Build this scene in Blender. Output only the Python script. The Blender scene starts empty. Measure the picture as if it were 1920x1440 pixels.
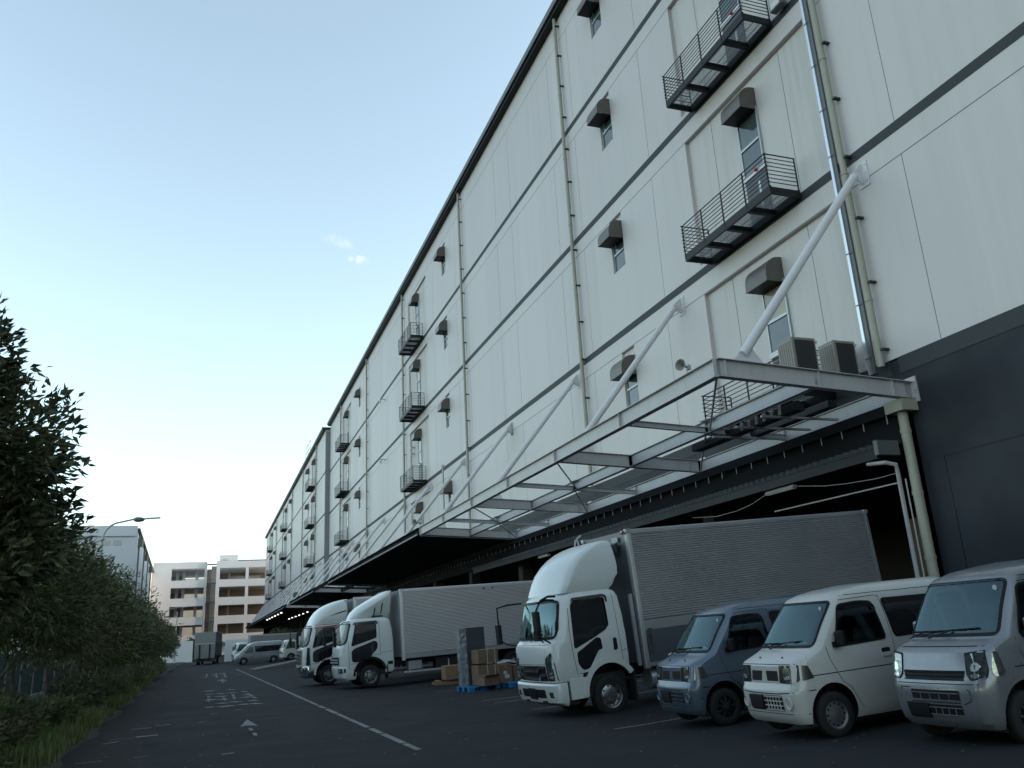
import bpy, bmesh, math, random
from mathutils import Vector, Matrix
R=math.radians
rnd=random.Random(7)
C=bpy.data.collections.new("scene"); bpy.context.scene.collection.children.link(C)
sc=bpy.context.scene
# ---------------------------------------------------------------- materials
def mat(name,col,rough=.6,metal=0.,spec=.5,noise=None,bump=None,streak=None,coat=0.,emit=None,alpha=None,trans=0.,rnoise=None):
    """noise=(scale,amount,col2) ; bump=(scale,strength) ; streak=(scale_h,scale_v,amount,col2)"""
    m=bpy.data.materials.new(name); m.use_nodes=True
    nt=m.node_tree; N=nt.nodes; L=nt.links; b=N['Principled BSDF']
    b.inputs['Base Color'].default_value=(*col,1); b.inputs['Roughness'].default_value=rough
    b.inputs['Metallic'].default_value=metal; b.inputs['Specular IOR Level'].default_value=spec
    b.inputs['Coat Weight'].default_value=coat; b.inputs['Coat Roughness'].default_value=.08
    b.inputs['Transmission Weight'].default_value=trans
    if emit: b.inputs['Emission Color'].default_value=(*emit[:3],1); b.inputs['Emission Strength'].default_value=emit[3]
    if alpha is not None: b.inputs['Alpha'].default_value=alpha
    geo=N.new('ShaderNodeNewGeometry'); tc=geo.outputs['Position']
    cur=None
    def nz(scale,det=6,vec=None,rough_=.55):
        t=N.new('ShaderNodeTexNoise'); t.inputs['Scale'].default_value=scale; t.inputs['Detail'].default_value=det; t.inputs['Roughness'].default_value=rough_
        L.new(vec or tc,t.inputs['Vector']); return t
    def ramp(src,a,b_):
        r=N.new('ShaderNodeMapRange'); r.inputs[1].default_value=a; r.inputs[2].default_value=b_; L.new(src,r.inputs[0]); return r.outputs[0]
    def mix(fac,c1,c2):
        x=N.new('ShaderNodeMix'); x.data_type='RGBA'
        L.new(fac,x.inputs[0])
        for i,c in ((6,c1),(7,c2)):
            if isinstance(c,tuple): x.inputs[i].default_value=(*c,1)
            else: L.new(c,x.inputs[i])
        return x.outputs[2]
    def scaled(f,k):
        x=N.new('ShaderNodeMath'); x.operation='MULTIPLY'; x.inputs[1].default_value=k; L.new(f,x.inputs[0]); return x.outputs[0]
    cur=col
    if noise:
        for (s,a,c2) in (noise if isinstance(noise,list) else [noise]):
            cur=mix(scaled(ramp(nz(s).outputs[0],.35,.68),a),cur,c2)
    if streak:
        sh,sv,a,c2=streak
        mp=N.new('ShaderNodeMapping'); mp.inputs['Scale'].default_value=(sh,sh,sv); L.new(tc,mp.inputs[0])
        cur=mix(scaled(ramp(nz(1,5,mp.outputs[0]).outputs[0],.5,.75),a),cur,c2)
    if not isinstance(cur,tuple): L.new(cur,b.inputs['Base Color'])
    if rnoise:
        s,r0,r1=rnoise; q=N.new('ShaderNodeMapRange'); q.inputs[1].default_value=.3; q.inputs[2].default_value=.7; q.inputs[3].default_value=r0; q.inputs[4].default_value=r1
        L.new(nz(s).outputs[0],q.inputs[0]); L.new(q.outputs[0],b.inputs['Roughness'])
    if bump:
        bp=N.new('ShaderNodeBump'); bp.inputs['Strength'].default_value=bump[1]; bp.inputs['Distance'].default_value=bump[2] if len(bump)>2 else .01
        L.new(nz(bump[0],8).outputs[0],bp.inputs['Height']); L.new(bp.outputs[0],b.inputs['Normal'])
    return m
M={}
M['wall']=mat('facade_panel',(.535,.495,.49),.5,noise=[(.05,.35,(.49,.455,.45)),(1.1,.10,(.46,.42,.40))],streak=(2.2,.12,.22,(.38,.38,.36)),bump=(30,.08,.004))
M['wallin']=mat('recess_panel',(.525,.49,.48),.65,noise=(.5,.25,(.46,.42,.39)),streak=(3,.15,.25,(.24,.25,.23)))
M['seam']=mat('panel_seam',(.10,.10,.10),.8)
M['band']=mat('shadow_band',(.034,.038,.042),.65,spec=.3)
M['base']=mat('dark_base_panel',(.014,.017,.022),.6,spec=.25,noise=(.6,.5,(.04,.045,.055)),bump=(20,.05,.003))
M['lintel']=mat('dark_matt_lintel',(.013,.0145,.017),.95,spec=.08,noise=(.6,.5,(.018,.019,.022)))
M['roofm']=mat('dark_roof_metal',(.035,.037,.042),.45,metal=.3)
M['roofe']=mat('roof_fascia',(.11,.115,.12),.5,metal=.2)
M['steel']=mat('painted_grey_steel',(.42,.40,.405),.45,noise=(1.5,.35,(.30,.31,.31)),streak=(6,.8,.2,(.2,.17,.14)))
M['white']=mat('white_tube_paint',(.60,.57,.59),.4,noise=(2,.25,(.42,.43,.44)))
M['strip']=mat('grey_corner_cladding',(.20,.21,.23),.6)
M['pipe']=mat('beige_drainpipe',(.31,.295,.235),.5,noise=(3,.3,(.24,.23,.19)))
M['galv']=mat('galvanised_tray',(.62,.65,.68),.28,metal=.7)
M['dark']=mat('black_painted_steel',(.012,.013,.014),.5,spec=.25,noise=(8,.25,(.03,.03,.03)))
M['bracket']=mat('dark_bracket',(.02,.02,.02),.6)
M['hood']=mat('bronze_vent_hood',(.10,.086,.074),.35,metal=.35,noise=(3,.4,(.15,.135,.118)))
M['alu']=mat('aluminium_frame',(.42,.44,.44),.4,metal=.5)
M['glass']=mat('window_glass',(.05,.065,.07),.08,spec=.9,noise=(.9,.6,(.11,.13,.13)))
M['glassw']=mat('curtained_window_glass',(.30,.27,.17),.15,spec=.8,noise=(2.,.6,(.16,.17,.15)))
M['door']=mat('grey_steel_door',(.055,.06,.075),.5)
M['red']=mat('red_lamp_glass',(.55,.02,.05),.25)
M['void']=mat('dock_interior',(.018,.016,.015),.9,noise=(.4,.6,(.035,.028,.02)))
M['grate']=mat('galvanised_grating',(.30,.31,.31),.5,metal=.4)
M['black']=mat('black_rubber',(.012,.012,.013),.75,bump=(60,.1,.002))
M['asphalt']=mat('asphalt',(.017,.018,.020),.9,spec=.15,noise=[(.55,.65,(.0125,.013,.0145)),(.09,.6,(.023,.024,.026)),(.25,.5,(.013,.014,.016)),(2.3,.45,(.021,.022,.025)),(55,.6,(.012,.013,.015)),(140,.5,(.045,.047,.05))],bump=(160,.5,.004),rnoise=(.7,.8,.95))
def panelvary(m,amt=.055):
    nt=m.node_tree;N=nt.nodes;L=nt.links;b=N['Principled BSDF'];lk=b.inputs['Base Color'].links[0];src=lk.from_socket
    g=N.new('ShaderNodeNewGeometry');mp=N.new('ShaderNodeVectorMath');mp.operation='MULTIPLY';mp.inputs[1].default_value=(0,1/3.35,1/6.53);L.new(g.outputs['Position'],mp.inputs[0])
    ad=N.new('ShaderNodeVectorMath');ad.operation='ADD';ad.inputs[1].default_value=(.5,.12,.82);L.new(mp.outputs[0],ad.inputs[0])
    fl=N.new('ShaderNodeVectorMath');fl.operation='FLOOR';L.new(ad.outputs[0],fl.inputs[0]);wn=N.new('ShaderNodeTexWhiteNoise');wn.noise_dimensions='3D';L.new(fl.outputs[0],wn.inputs['Vector'])
    mr=N.new('ShaderNodeMapRange');mr.inputs[3].default_value=1-amt;mr.inputs[4].default_value=1+amt;L.new(wn.outputs['Value'],mr.inputs[0])
    h=N.new('ShaderNodeHueSaturation');L.new(mr.outputs[0],h.inputs['Value']);L.new(src,h.inputs['Color']);L.new(h.outputs[0],b.inputs['Base Color'])
panelvary(M['wall'],.035)
M['paint']=mat('worn_road_paint',(.34,.35,.35),.8,noise=[(3.5,.85,(.16,.165,.175)),(30,.9,(.055,.057,.06))])
M['dirt']=mat('verge_soil',(.035,.03,.022),.95,noise=(4,.7,(.055,.05,.035)),bump=(14,.8,.05))
M['bluew']=mat('white_building_panel',(.50,.52,.55),.6,noise=(.1,.25,(.44,.46,.49)))
M['conc']=mat('pale_concrete',(.66,.66,.67),.8,noise=(.3,.3,(.58,.58,.60)))
M['bark']=mat('bark',(.075,.062,.05),.9,noise=(9,.7,(.14,.12,.10)),bump=(25,.6,.02))
def leafmat(name,c1,c2,c3,rough=.42):
    m=bpy.data.materials.new(name); m.use_nodes=True; nt=m.node_tree; N=nt.nodes; L=nt.links; b=N['Principled BSDF']
    g=N.new('ShaderNodeNewGeometry'); r=N.new('ShaderNodeValToRGB'); r.color_ramp.elements[0].color=(*c1,1); r.color_ramp.elements[1].color=(*c2,1)
    e=r.color_ramp.elements.new(.8); e.color=(*c3,1); r.color_ramp.elements[1].position=.55; r.color_ramp.elements[2].position=1. if len(r.color_ramp.elements)>2 else 1.
    L.new(g.outputs['Random Per Island'],r.inputs[0])
    n=N.new('ShaderNodeTexNoise'); n.inputs['Scale'].default_value=.9; L.new(g.outputs['Position'],n.inputs['Vector'])
    h=N.new('ShaderNodeHueSaturation'); q=N.new('ShaderNodeMapRange'); q.inputs[1].default_value=.3; q.inputs[2].default_value=.7; q.inputs[3].default_value=.6; q.inputs[4].default_value=1.35
    L.new(n.outputs[0],q.inputs[0]); L.new(q.outputs[0],h.inputs['Value']); L.new(r.outputs[0],h.inputs['Color']); L.new(h.outputs[0],b.inputs['Base Color'])
    b.inputs['Roughness'].default_value=rough; b.inputs['Specular IOR Level'].default_value=.35
    tr=N.new('ShaderNodeBsdfTranslucent'); L.new(h.outputs[0],tr.inputs[0]); mx=N.new('ShaderNodeMixShader'); mx.inputs[0].default_value=.22
    L.new(b.outputs[0],mx.inputs[1]); L.new(tr.outputs[0],mx.inputs[2]); L.new(mx.outputs[0],N['Material Output'].inputs[0])
    return m
M['leafA']=leafmat('glossy_dark_leaf',(.026,.042,.018),(.048,.068,.027),(.13,.135,.075),.36)
M['leafB']=leafmat('mid_green_leaf',(.040,.066,.022),(.068,.10,.03),(.13,.14,.06),.45)
M['leafC']=leafmat('olive_leaf',(.05,.06,.025),(.085,.09,.035),(.12,.10,.055),.5)
M['grass']=leafmat('grass_blade',(.06,.10,.028),(.10,.15,.04),(.16,.18,.07),.6)
# ---------------------------------------------------------------- mesh builder
class MB:
    def __init__(s): s.v=[]; s.f=[]; s.m=[]; s.sm=[]
    def add(s,vs,fs,mi=0,smooth=False):
        o=len(s.v); s.v+= [tuple(p) for p in vs]
        for f in fs: s.f.append(tuple(i+o for i in f)); s.m.append(mi); s.sm.append(smooth)
        return s
    def box(s,x0,x1,y0,y1,z0,z1,mi=0):
        v=[(x,y,z) for x in (x0,x1) for y in (y0,y1) for z in (z0,z1)]
        return s.add(v,[(0,1,3,2),(4,6,7,5),(0,4,5,1),(2,3,7,6),(0,2,6,4),(1,5,7,3)],mi)
    def obox(s,c,ax,ay,az,mi=0):
        """oriented box: centre and three half-vectors"""
        c=Vector(c);ax=Vector(ax);ay=Vector(ay);az=Vector(az)
        v=[c+ax*i+ay*j+az*k for i in (-1,1) for j in (-1,1) for k in (-1,1)]
        return s.add(v,[(0,1,3,2),(4,6,7,5),(0,4,5,1),(2,3,7,6),(0,2,6,4),(1,5,7,3)],mi)
    def tube(s,pts,r,n=10,mi=0,cap=True,smooth=True):
        pts=[Vector(p) for p in pts]; rs=r if isinstance(r,(list,tuple)) else [r]*len(pts)
        vs=[];prev=None
        for i,p in enumerate(pts):
            d=(pts[min(i+1,len(pts)-1)]-pts[max(i-1,0)]).normalized()
            if prev is None:
                a=d.cross(Vector((0,0,1)));  a=a if a.length>.05 else d.cross(Vector((1,0,0)))
            else: a=prev-d*prev.dot(d)
            a.normalize(); prev=a; b=d.cross(a)
            for k in range(n):
                t=2*math.pi*k/n; vs.append(p+(a*math.cos(t)+b*math.sin(t))*rs[i])
        fs=[]
        for i in range(len(pts)-1):
            for k in range(n): fs.append((i*n+k,i*n+(k+1)%n,(i+1)*n+(k+1)%n,(i+1)*n+k))
        s.add(vs,fs,mi,smooth)
        if cap:
            o=len(s.v)-len(vs); s.f.append(tuple(o+k for k in range(n))[::-1]); s.m.append(mi); s.sm.append(False)
            s.f.append(tuple(o+(len(pts)-1)*n+k for k in range(n))); s.m.append(mi); s.sm.append(False)
        return s
    def lathe(s,prof,c=(0,0,0),axis='y',n=24,mi=0,smooth=True,close=False):
        """prof: list of (r,t) t along the axis"""
        vs=[]
        for (r,t) in prof:
            for k in range(n):
                a=2*math.pi*k/n; u,w=r*math.cos(a),r*math.sin(a)
                p={'y':(u,t,w),'x':(t,u,w),'z':(u,w,t)}[axis]
                vs.append((p[0]+c[0],p[1]+c[1],p[2]+c[2]))
        fs=[(i*n+k,i*n+(k+1)%n,(i+1)*n+(k+1)%n,(i+1)*n+k) for i in range(len(prof)-1) for k in range(n)]
        return s.add(vs,fs,mi,smooth)
    def prism(s,poly,axis,t0,t1,mi=0):
        """2-D polygon extruded along an axis; poly in the two other coordinates (in xyz order)"""
        n=len(poly)
        def P(a,b,t): return {'x':(t,a,b),'y':(a,t,b),'z':(a,b,t)}[axis]
        v=[P(a,b,t0) for a,b in poly]+[P(a,b,t1) for a,b in poly]
        return s.add(v,[tuple(range(n))[::-1],tuple(range(n,2*n))]+[(i,(i+1)%n,n+(i+1)%n,n+i) for i in range(n)],mi)
    def ibeam(s,a,b,h,w,up=(0,0,1),tf=.018,tw=.012,mi=0):
        a=Vector(a);b=Vector(b); d=(b-a); L=d.length/2; d.normalize(); up=Vector(up); up=(up-d*up.dot(d)).normalized(); side=d.cross(up); c=(a+b)/2
        s.obox(c+up*(h/2-tf/2),d*L,side*w/2,up*tf/2,mi); s.obox(c-up*(h/2-tf/2),d*L,side*w/2,up*tf/2,mi); s.obox(c,d*(L-.002),side*tw/2,up*(h/2-tf),mi)
        return s
    def build(s,name,mats,parent=None,loc=None,sharp=None,bevel=None):
        me=bpy.data.meshes.new(name); me.from_pydata(s.v,[],s.f)
        ms=mats if isinstance(mats,(list,tuple)) else [mats]
        for m_ in ms: me.materials.append(M[m_] if isinstance(m_,str) else m_)
        me.polygons.foreach_set('material_index',s.m); me.polygons.foreach_set('use_smooth',s.sm); me.update()
        if any(s.sm) and sharp!=0: me.set_sharp_from_angle(angle=R(sharp or 40))
        o=bpy.data.objects.new(name,me); C.objects.link(o)
        if parent: o.parent=parent
        if loc is not None: o.location=loc
        if bevel:
            md=o.modifiers.new('bevel','BEVEL'); md.width=bevel; md.segments=2; md.limit_method='ANGLE'; md.angle_limit=R(35)
        return o
def tag(o,label=None,cat=None,group=None,kind=None):
    if label: o['label']=label
    if cat: o['category']=cat
    if group: o['group']=group
    if kind: o['kind']=kind
    return o
def thing(name,label,cat,loc=(0,0,0),rot=(0,0,0),group=None):
    o=bpy.data.objects.new(name,None); C.objects.link(o); o.location=loc; o.rotation_euler=rot; o.empty_display_size=.3
    return tag(o,label,cat,group)
def kids(o): return [c for c in ALL() if c.parent==o]
def ALL(): return list(C.objects)
def copy_tree(o,loc=None,parent=None,table=None):
    if table is None:
        table={}
        for c in ALL():
            if c.parent: table.setdefault(c.parent.name,[]).append(c)
    c=o.copy(); C.objects.link(c)
    if parent: c.parent=parent
    if loc is not None: c.location=loc
    for ch in table.get(o.name,[]): copy_tree(ch,None,c,table)
    return c
# ---------------------------------------------------------------- ground
def x_edge(y): return -2.0-.016*max(0,min(y,160))
def smooth(a,b,t):
    t=max(0.,min(1.,(t-a)/(b-a))); return t*t*(3-2*t)
def gz(x,y):
    x0=4.05+(y-8)*.48 if y<16 else 7.9
    x0=max(3.6,x0)
    if y>24: x0=7.9-smooth(24,90,y)*4.0
    s=.066*(1-smooth(24,60,y)*.45)*(1-smooth(110,135,y))
    t=x-x0
    z=s*math.log(1+math.exp(min(40,t*3)))/3 if t<12 else s*12
    return z*(1 if x<30 else 1)
def sheet(name,xs,ys,dz,m,kind='structure',f=gz):
    b=MB(); 
    for y in ys:
        for x in xs: b.v.append((x,y,f(x,y)+dz))
    n=len(xs)
    for j in range(len(ys)-1):
        for i in range(n-1):
            b.f.append((j*n+i,j*n+i+1,(j+1)*n+i+1,(j+1)*n+i)); b.m.append(0); b.sm.append(True)
    o=b.build(name,m); tag(o,kind=kind); return o
def frange(a,b,s):
    o=[];t=a
    while t<b-1e-6: o.append(t); t+=s
    return o+[b]
xs=[-900,-300,-100,-40,-15]+frange(-8,20,.5)+[26,40,100,300,900]
ys=[-300,-80,-30,-10]+frange(-4,60,1)+frange(64,140,4)+[160,200,300,500,1500]
ground=sheet('road',xs,ys,0,'asphalt')
def strip(pts,w,dz=.004,step=.5,f=gz):
    """painted line along polyline (x,y)"""
    b=MB()
    for (a,c) in zip(pts[:-1],pts[1:]):
        a=Vector(a);c=Vector(c);L=(c-a).length;d=(c-a)/L;n=Vector((-d.y,d.x))*w/2;k=max(1,int(L/step));vs=[]
        for i in range(k+1):
            p=a+d*L*i/k
            for q in (p-n,p+n): vs.append((q.x,q.y,f(q.x,q.y)+dz))
        b.add(vs,[(2*i,2*i+1,2*i+3,2*i+2) for i in range(k)])
    return b
# white lane line, worn, in pieces
lb=MB(); y=14.4; lr=random.Random(3)
while y<80:
    L=lr.uniform(.5,2.6); x=3.37-(y-14.6)*.0115
    q=strip([(x,y),(x-L*.0115,y+L)],.13-.03*lr.random()); lb.add(q.v,q.f); y+=L+(lr.uniform(.04,.16) if lr.random()<.75 else lr.uniform(.2,.5))
tag(lb.build('lane_line','paint'),kind='structure')
# parking bay lines
pb=MB()
for (x0,y0,x1,y1) in [(6.97,14.45,13,14.55),(7.35,19.6,13,19.7),(7.3,22.3,13,22.5),(7.3,23.35,13,23.6),(7.3,28.6,13,28.9),(7.25,32.6,13,32.9),(7.2,33.7,13,34.1),(5.6,39.6,12,39.9),(7,44,12,44.2)]:
    q=strip([(x0,y0),(x1,y1)],.075); pb.add(q.v,q.f)
tag(pb.build('parking_line','paint'),kind='structure')
# worn characters and arrows painted on the lane
cb=MB(); cr=random.Random(11)
def stroke(x0,y0,x1,y1,w):
    L=math.hypot(x1-x0,y1-y0); k=max(1,int(L/.45))
    for i in range(k):
        if cr.random()<.25: continue
        a=i/k; c=(i+.8)/k
        q=strip([(x0+(x1-x0)*a,y0+(y1-y0)*a),(x0+(x1-x0)*c,y0+(y1-y0)*c)],w*cr.uniform(.5,1)); cb.add(q.v,q.f)
def arrow(cx,y0,L,s=1.):
    yb=y0+L*.62
    q=strip([(cx+.05,y0),(cx,yb-.25)],.16*s); 
    for i in range(0,len(q.f)-1,2): cb.add([q.v[j] for j in q.f[i]],[(0,1,2,3)])
    f=lambda x,y:(x,y,gz(x,y)+.004)
    cb.add([f(cx-.36*s,yb-.35),f(cx-.12*s,yb-.1),f(cx+.12*s,yb-.2),f(cx+.42*s,yb-.42),f(cx+.06,y0+L)],[(0,1,2,3,4)])
arrow(1.02,19.2,4.4,.5); arrow(.95,50.0,6.,.8)
# a line of three worn characters (each a cluster of strokes)
for k,cx in enumerate((.25,.72,1.2,1.62)):
    for yy in (29.8,31.6,33.9,35.9,38.4,41.2): 
        if cr.random()<.85: o_=cr.uniform(-.1,.1); stroke(cx-.2*cr.uniform(.6,1)+o_,yy,cx+.2*cr.uniform(.5,1)+o_,yy+cr.uniform(-.5,.5),.55)
    stroke(cx+cr.uniform(-.18,.18),33,cx+cr.uniform(-.1,.1),37,.14)
for k,cx in enumerate((.1,.75,1.3)):
    for yy in (60,62.5,65,68,71): 
        if cr.random()<.8: stroke(cx-.26,yy,cx+.24,yy+cr.uniform(-.3,.3),.7)
    stroke(cx,60,cx+.1,71,.16)
stroke(1.6,63.5,2.6,64.3,.3)
for (x,y) in ((.2,26.5),(.9,27.6),(1.9,17.1),(.35,16.4),(-.1,24.0)): stroke(x,y,x+.25,y+.1,.1)
tag(cb.build('road_marking','paint'),kind='structure')
# stained patch of older rust coloured surfacing along the verge with faded paint
M['rust']=mat('rust_stained_asphalt',(.023,.022,.024),.9,spec=.2,noise=[(1.1,.55,(.045,.026,.018)),(60,.5,(.014,.012,.012))],bump=(120,.5,.004))
eb=MB(); vv=[]
er=random.Random(5); yy=frange(9,60,.5)
for y in yy: 
    e=x_edge(y); w=1.15+.05*math.sin(y*.4)+er.uniform(-.02,.02); w*=1-smooth(34,60,y)*.6
    vv+=[(e-.3,y,.004),(e+w*.5,y,.004),(e+w,y,.004)]
eb.add(vv,[f for i in range(len(yy)-1) for f in ((3*i,3*i+1,3*i+4,3*i+3),(3*i+1,3*i+2,3*i+5,3*i+4))])
tag(eb.build('road_edge','rust'),kind='structure')
wb=MB()
for (x,y,l,w,dx) in ((-1.9,20.2,.55,.10,.5),(-1.6,23.4,.5,.12,.9),(-1.35,21.2,.5,.22,.9),(-1.1,23.9,.45,.1,.8),(-2.0,17.0,.5,.05,.8),(-1.1,17.1,.3,.04,.8),(-1.85,21.0,.5,.05,1)):
    q=strip([(x,y),(x+l*dx,y+l*(1-dx)+.3*0)],w,.008); wb.add(q.v,q.f)
tag(wb.build('road_edge_marking','paint'),kind='structure')
sheet('verge',[-900,-200,-60,-30,-15,-9,-7,-6,-5,-4.2,-3.6,-3],[-300,-50]+frange(-20,160,4)+[200,400,1500],0,'dirt',f=lambda x,y:.05+.10*smooth(-3.0,-7,x)+.04*math.sin(x*2.1+y*1.3) if x>-8.9 else .2)
vb=MB(); yy=frange(-6,170,1.)
vs=[]
for y in yy:
    e=x_edge(y)+.1*math.sin(y*.9)+.05*math.sin(y*2.3)
    vs+=[(e-1.4,y,.09),(e-.25,y,.07),(e,y,.006)]
vb.add(vs,[f for i in range(len(yy)-1) for f in ((3*i,3*i+1,3*i+4,3*i+3),(3*i+1,3*i+2,3*i+5,3*i+4))],0,True)
tag(vb.build('soil_bank','dirt'),kind='structure')
# ---------------------------------------------------------------- warehouses
Z0=7.95; ST=6.53                      # top of dark base, storey height
BZ=[14.43+ST*i for i in range(3)]     # floor bands
def wall_grid(b,X,y0,y1,z0,z1,holes,mi=0,inner=1,split=None):
    """facade plane x=X facing -x with rectangular pockets (ya,yb,za,zb,depth)"""
    ysb=sorted({y0,y1,*[h[0] for h in holes],*[h[1] for h in holes]}); zsb=sorted({z0,z1,*[h[2] for h in holes],*[h[3] for h in holes]})
    for a,c in zip(ysb[:-1],ysb[1:]):
        for e,g in zip(zsb[:-1],zsb[1:]):
            ym,zm=(a+c)/2,(e+g)/2
            if any(h[0]<ym<h[1] and h[2]<zm<h[3] for h in holes): continue
            b.add([(X,a,e),(X,c,e),(X,c,g),(X,a,g)],[(0,3,2,1)],mi)
    for (a,c,e,g,d) in holes:
        D=X+d
        b.add([(X,a,e),(X,c,e),(X,c,g),(X,a,g),(D,a,e),(D,c,e),(D,c,g),(D,a,g)],[(0,1,5,4),(1,2,6,5),(2,3,7,6),(3,0,4,7)],mi)
        if d<1: b.add([(D,a,e),(D,c,e),(D,c,g),(D,a,g)],[(0,3,2,1)],inner)
def seams(b,X,y0,y1,levels,ysv,ends,rec):
    for z in levels:
        b.box(X-.003,X+.004,y0+.01,y1-.01,z-.012,z+.012,2)
    for (za,zb) in ends:
        for y in ysv:
            if any(r[0]<y<r[1] for r in rec): continue
            b.box(X-.003,X+.004,y-.008,y+.008,za,zb,2)
def hood_mb(): # vent hood, origin at the wall, bottom centre; projects toward -x
    b=MB(); w=.57; pts=[(0,0),(-.70,0),(-.70,.26)]
    for k in range(1,8):
        a=math.pi/2*k/8; pts.append((-.70+.60*(1-math.cos(a)),.26+.62*math.sin(a)))
    pts+=[(0,.89)]
    n=len(pts)
    v=[(x,-w,z) for x,z in pts]+[(x,w,z) for x,z in pts]
    f=[tuple(range(1,n))+(0,),tuple(range(n,2*n))[::-1]]+[(i,n+i,n+i+1,i+1) for i in range(1,n-1)]
    b.add(v,f,0)
    b.add([(-.68,-w+.02,-.003),(-.02,-w+.02,-.003),(-.02,w-.02,-.003),(-.68,w-.02,-.003)],[(0,1,2,3)],1)
    b.box(-.72,-.70,-w-.012,w+.012,-.012,.03,0)
    return b
def make_hood(parent,X,y,z,lab=None):
    o=hood_proto.copy(); C.objects.link(o); o.parent=parent; o.location=(X,y,z); return o
hood_proto=None
def make_window(parent,X,y0,y1,z0,z1,mul,glasses=('glass','glass'),dep=.10):
    f=MB(); t=.05; x0=X+dep-.045; x1=X+dep+.02
    f.box(x0,x1,y0,y0+t,z0,z1); f.box(x0,x1,y1-t,y1,z0,z1); f.box(x0,x1,y0+t,y1-t,z0,z0+t); f.box(x0,x1,y0+t,y1-t,z1-t,z1)
    zs=[z0]+mul+[z1]
    for m_ in mul: f.box(x0-.01,x1,y0+t,y1-t,m_-.045,m_+.045)
    w=MB(); w.add([(X+dep,y0+t,z0+t),(X+dep,y1-t,z0+t),(X+dep,y1-t,z1-t),(X+dep,y0+t,z1-t)],[(0,3,2,1)])
    fr=f.build('window','alu',parent)
    for i,(a,c) in enumerate(zip(zs[:-1],zs[1:])):
        p=MB(); p.box(X+dep-.012,X+dep-.004,y0+t,y1-t,a+.045,c-.045); p.build('pane',glasses[min(i,len(glasses)-1)],fr)
    return fr
def balcony_mbs():
    """origin at wall line, near end; length runs +y 5.05, projects 1.2 toward -x; z=0 underside"""
    L=5.05; P=1.2; F=MB(); 
    F.box(-P,-P+.07,0,L,0,.28); F.box(-.16,-.05,0,L,0,.26)
    for y in (0,L-.07): F.box(-P+.07,-.12,y,y+.07,0,.24)
    for y in (1.25,2.5,3.75): F.box(-P+.07,-.12,y-.075,y+.075,.0,.19)
    for y in (0.2,1.25,2.5,3.75,L-.2): F.box(-.05,0.0,y-.06,y+.06,.0,.24)
    G=MB()
    for a,c in ((.10,1.18),(1.32,2.43),(2.57,3.68),(3.82,L-.10)):
        k=int((c-a)/.06)
        for i in range(k): 
            y=a+(i+.5)*(c-a)/k; G.box(-P+.08,-.17,y-.005,y+.005,.205,.225)
        for x in (-.95,-.6,-.35): G.box(x-.012,x+.012,a,c,.17,.195)
    Rl=MB(); H=1.42
    for y in (.03,1.25,2.5,3.75,L-.03): Rl.box(-P-.012,-P+.022,y-.022,y+.022,.1,H)
    for y in (.03,L-.03): Rl.box(-.09,-.055,y-.018,y+.018,.2,H)
    for k in range(8):
        z=.42+k*(H-.43)/7; r=.015 if k<7 else .022
        Rl.tube([(-P,.0,z),(-P,L,z)],r,5,cap=True); Rl.tube([(-P-.03,.03,z),(-.07,.03,z)],r,5); Rl.tube([(-P-.06,L-.03,z),(-.07,L-.03,z)],r,5)
    return F,G,Rl
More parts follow.
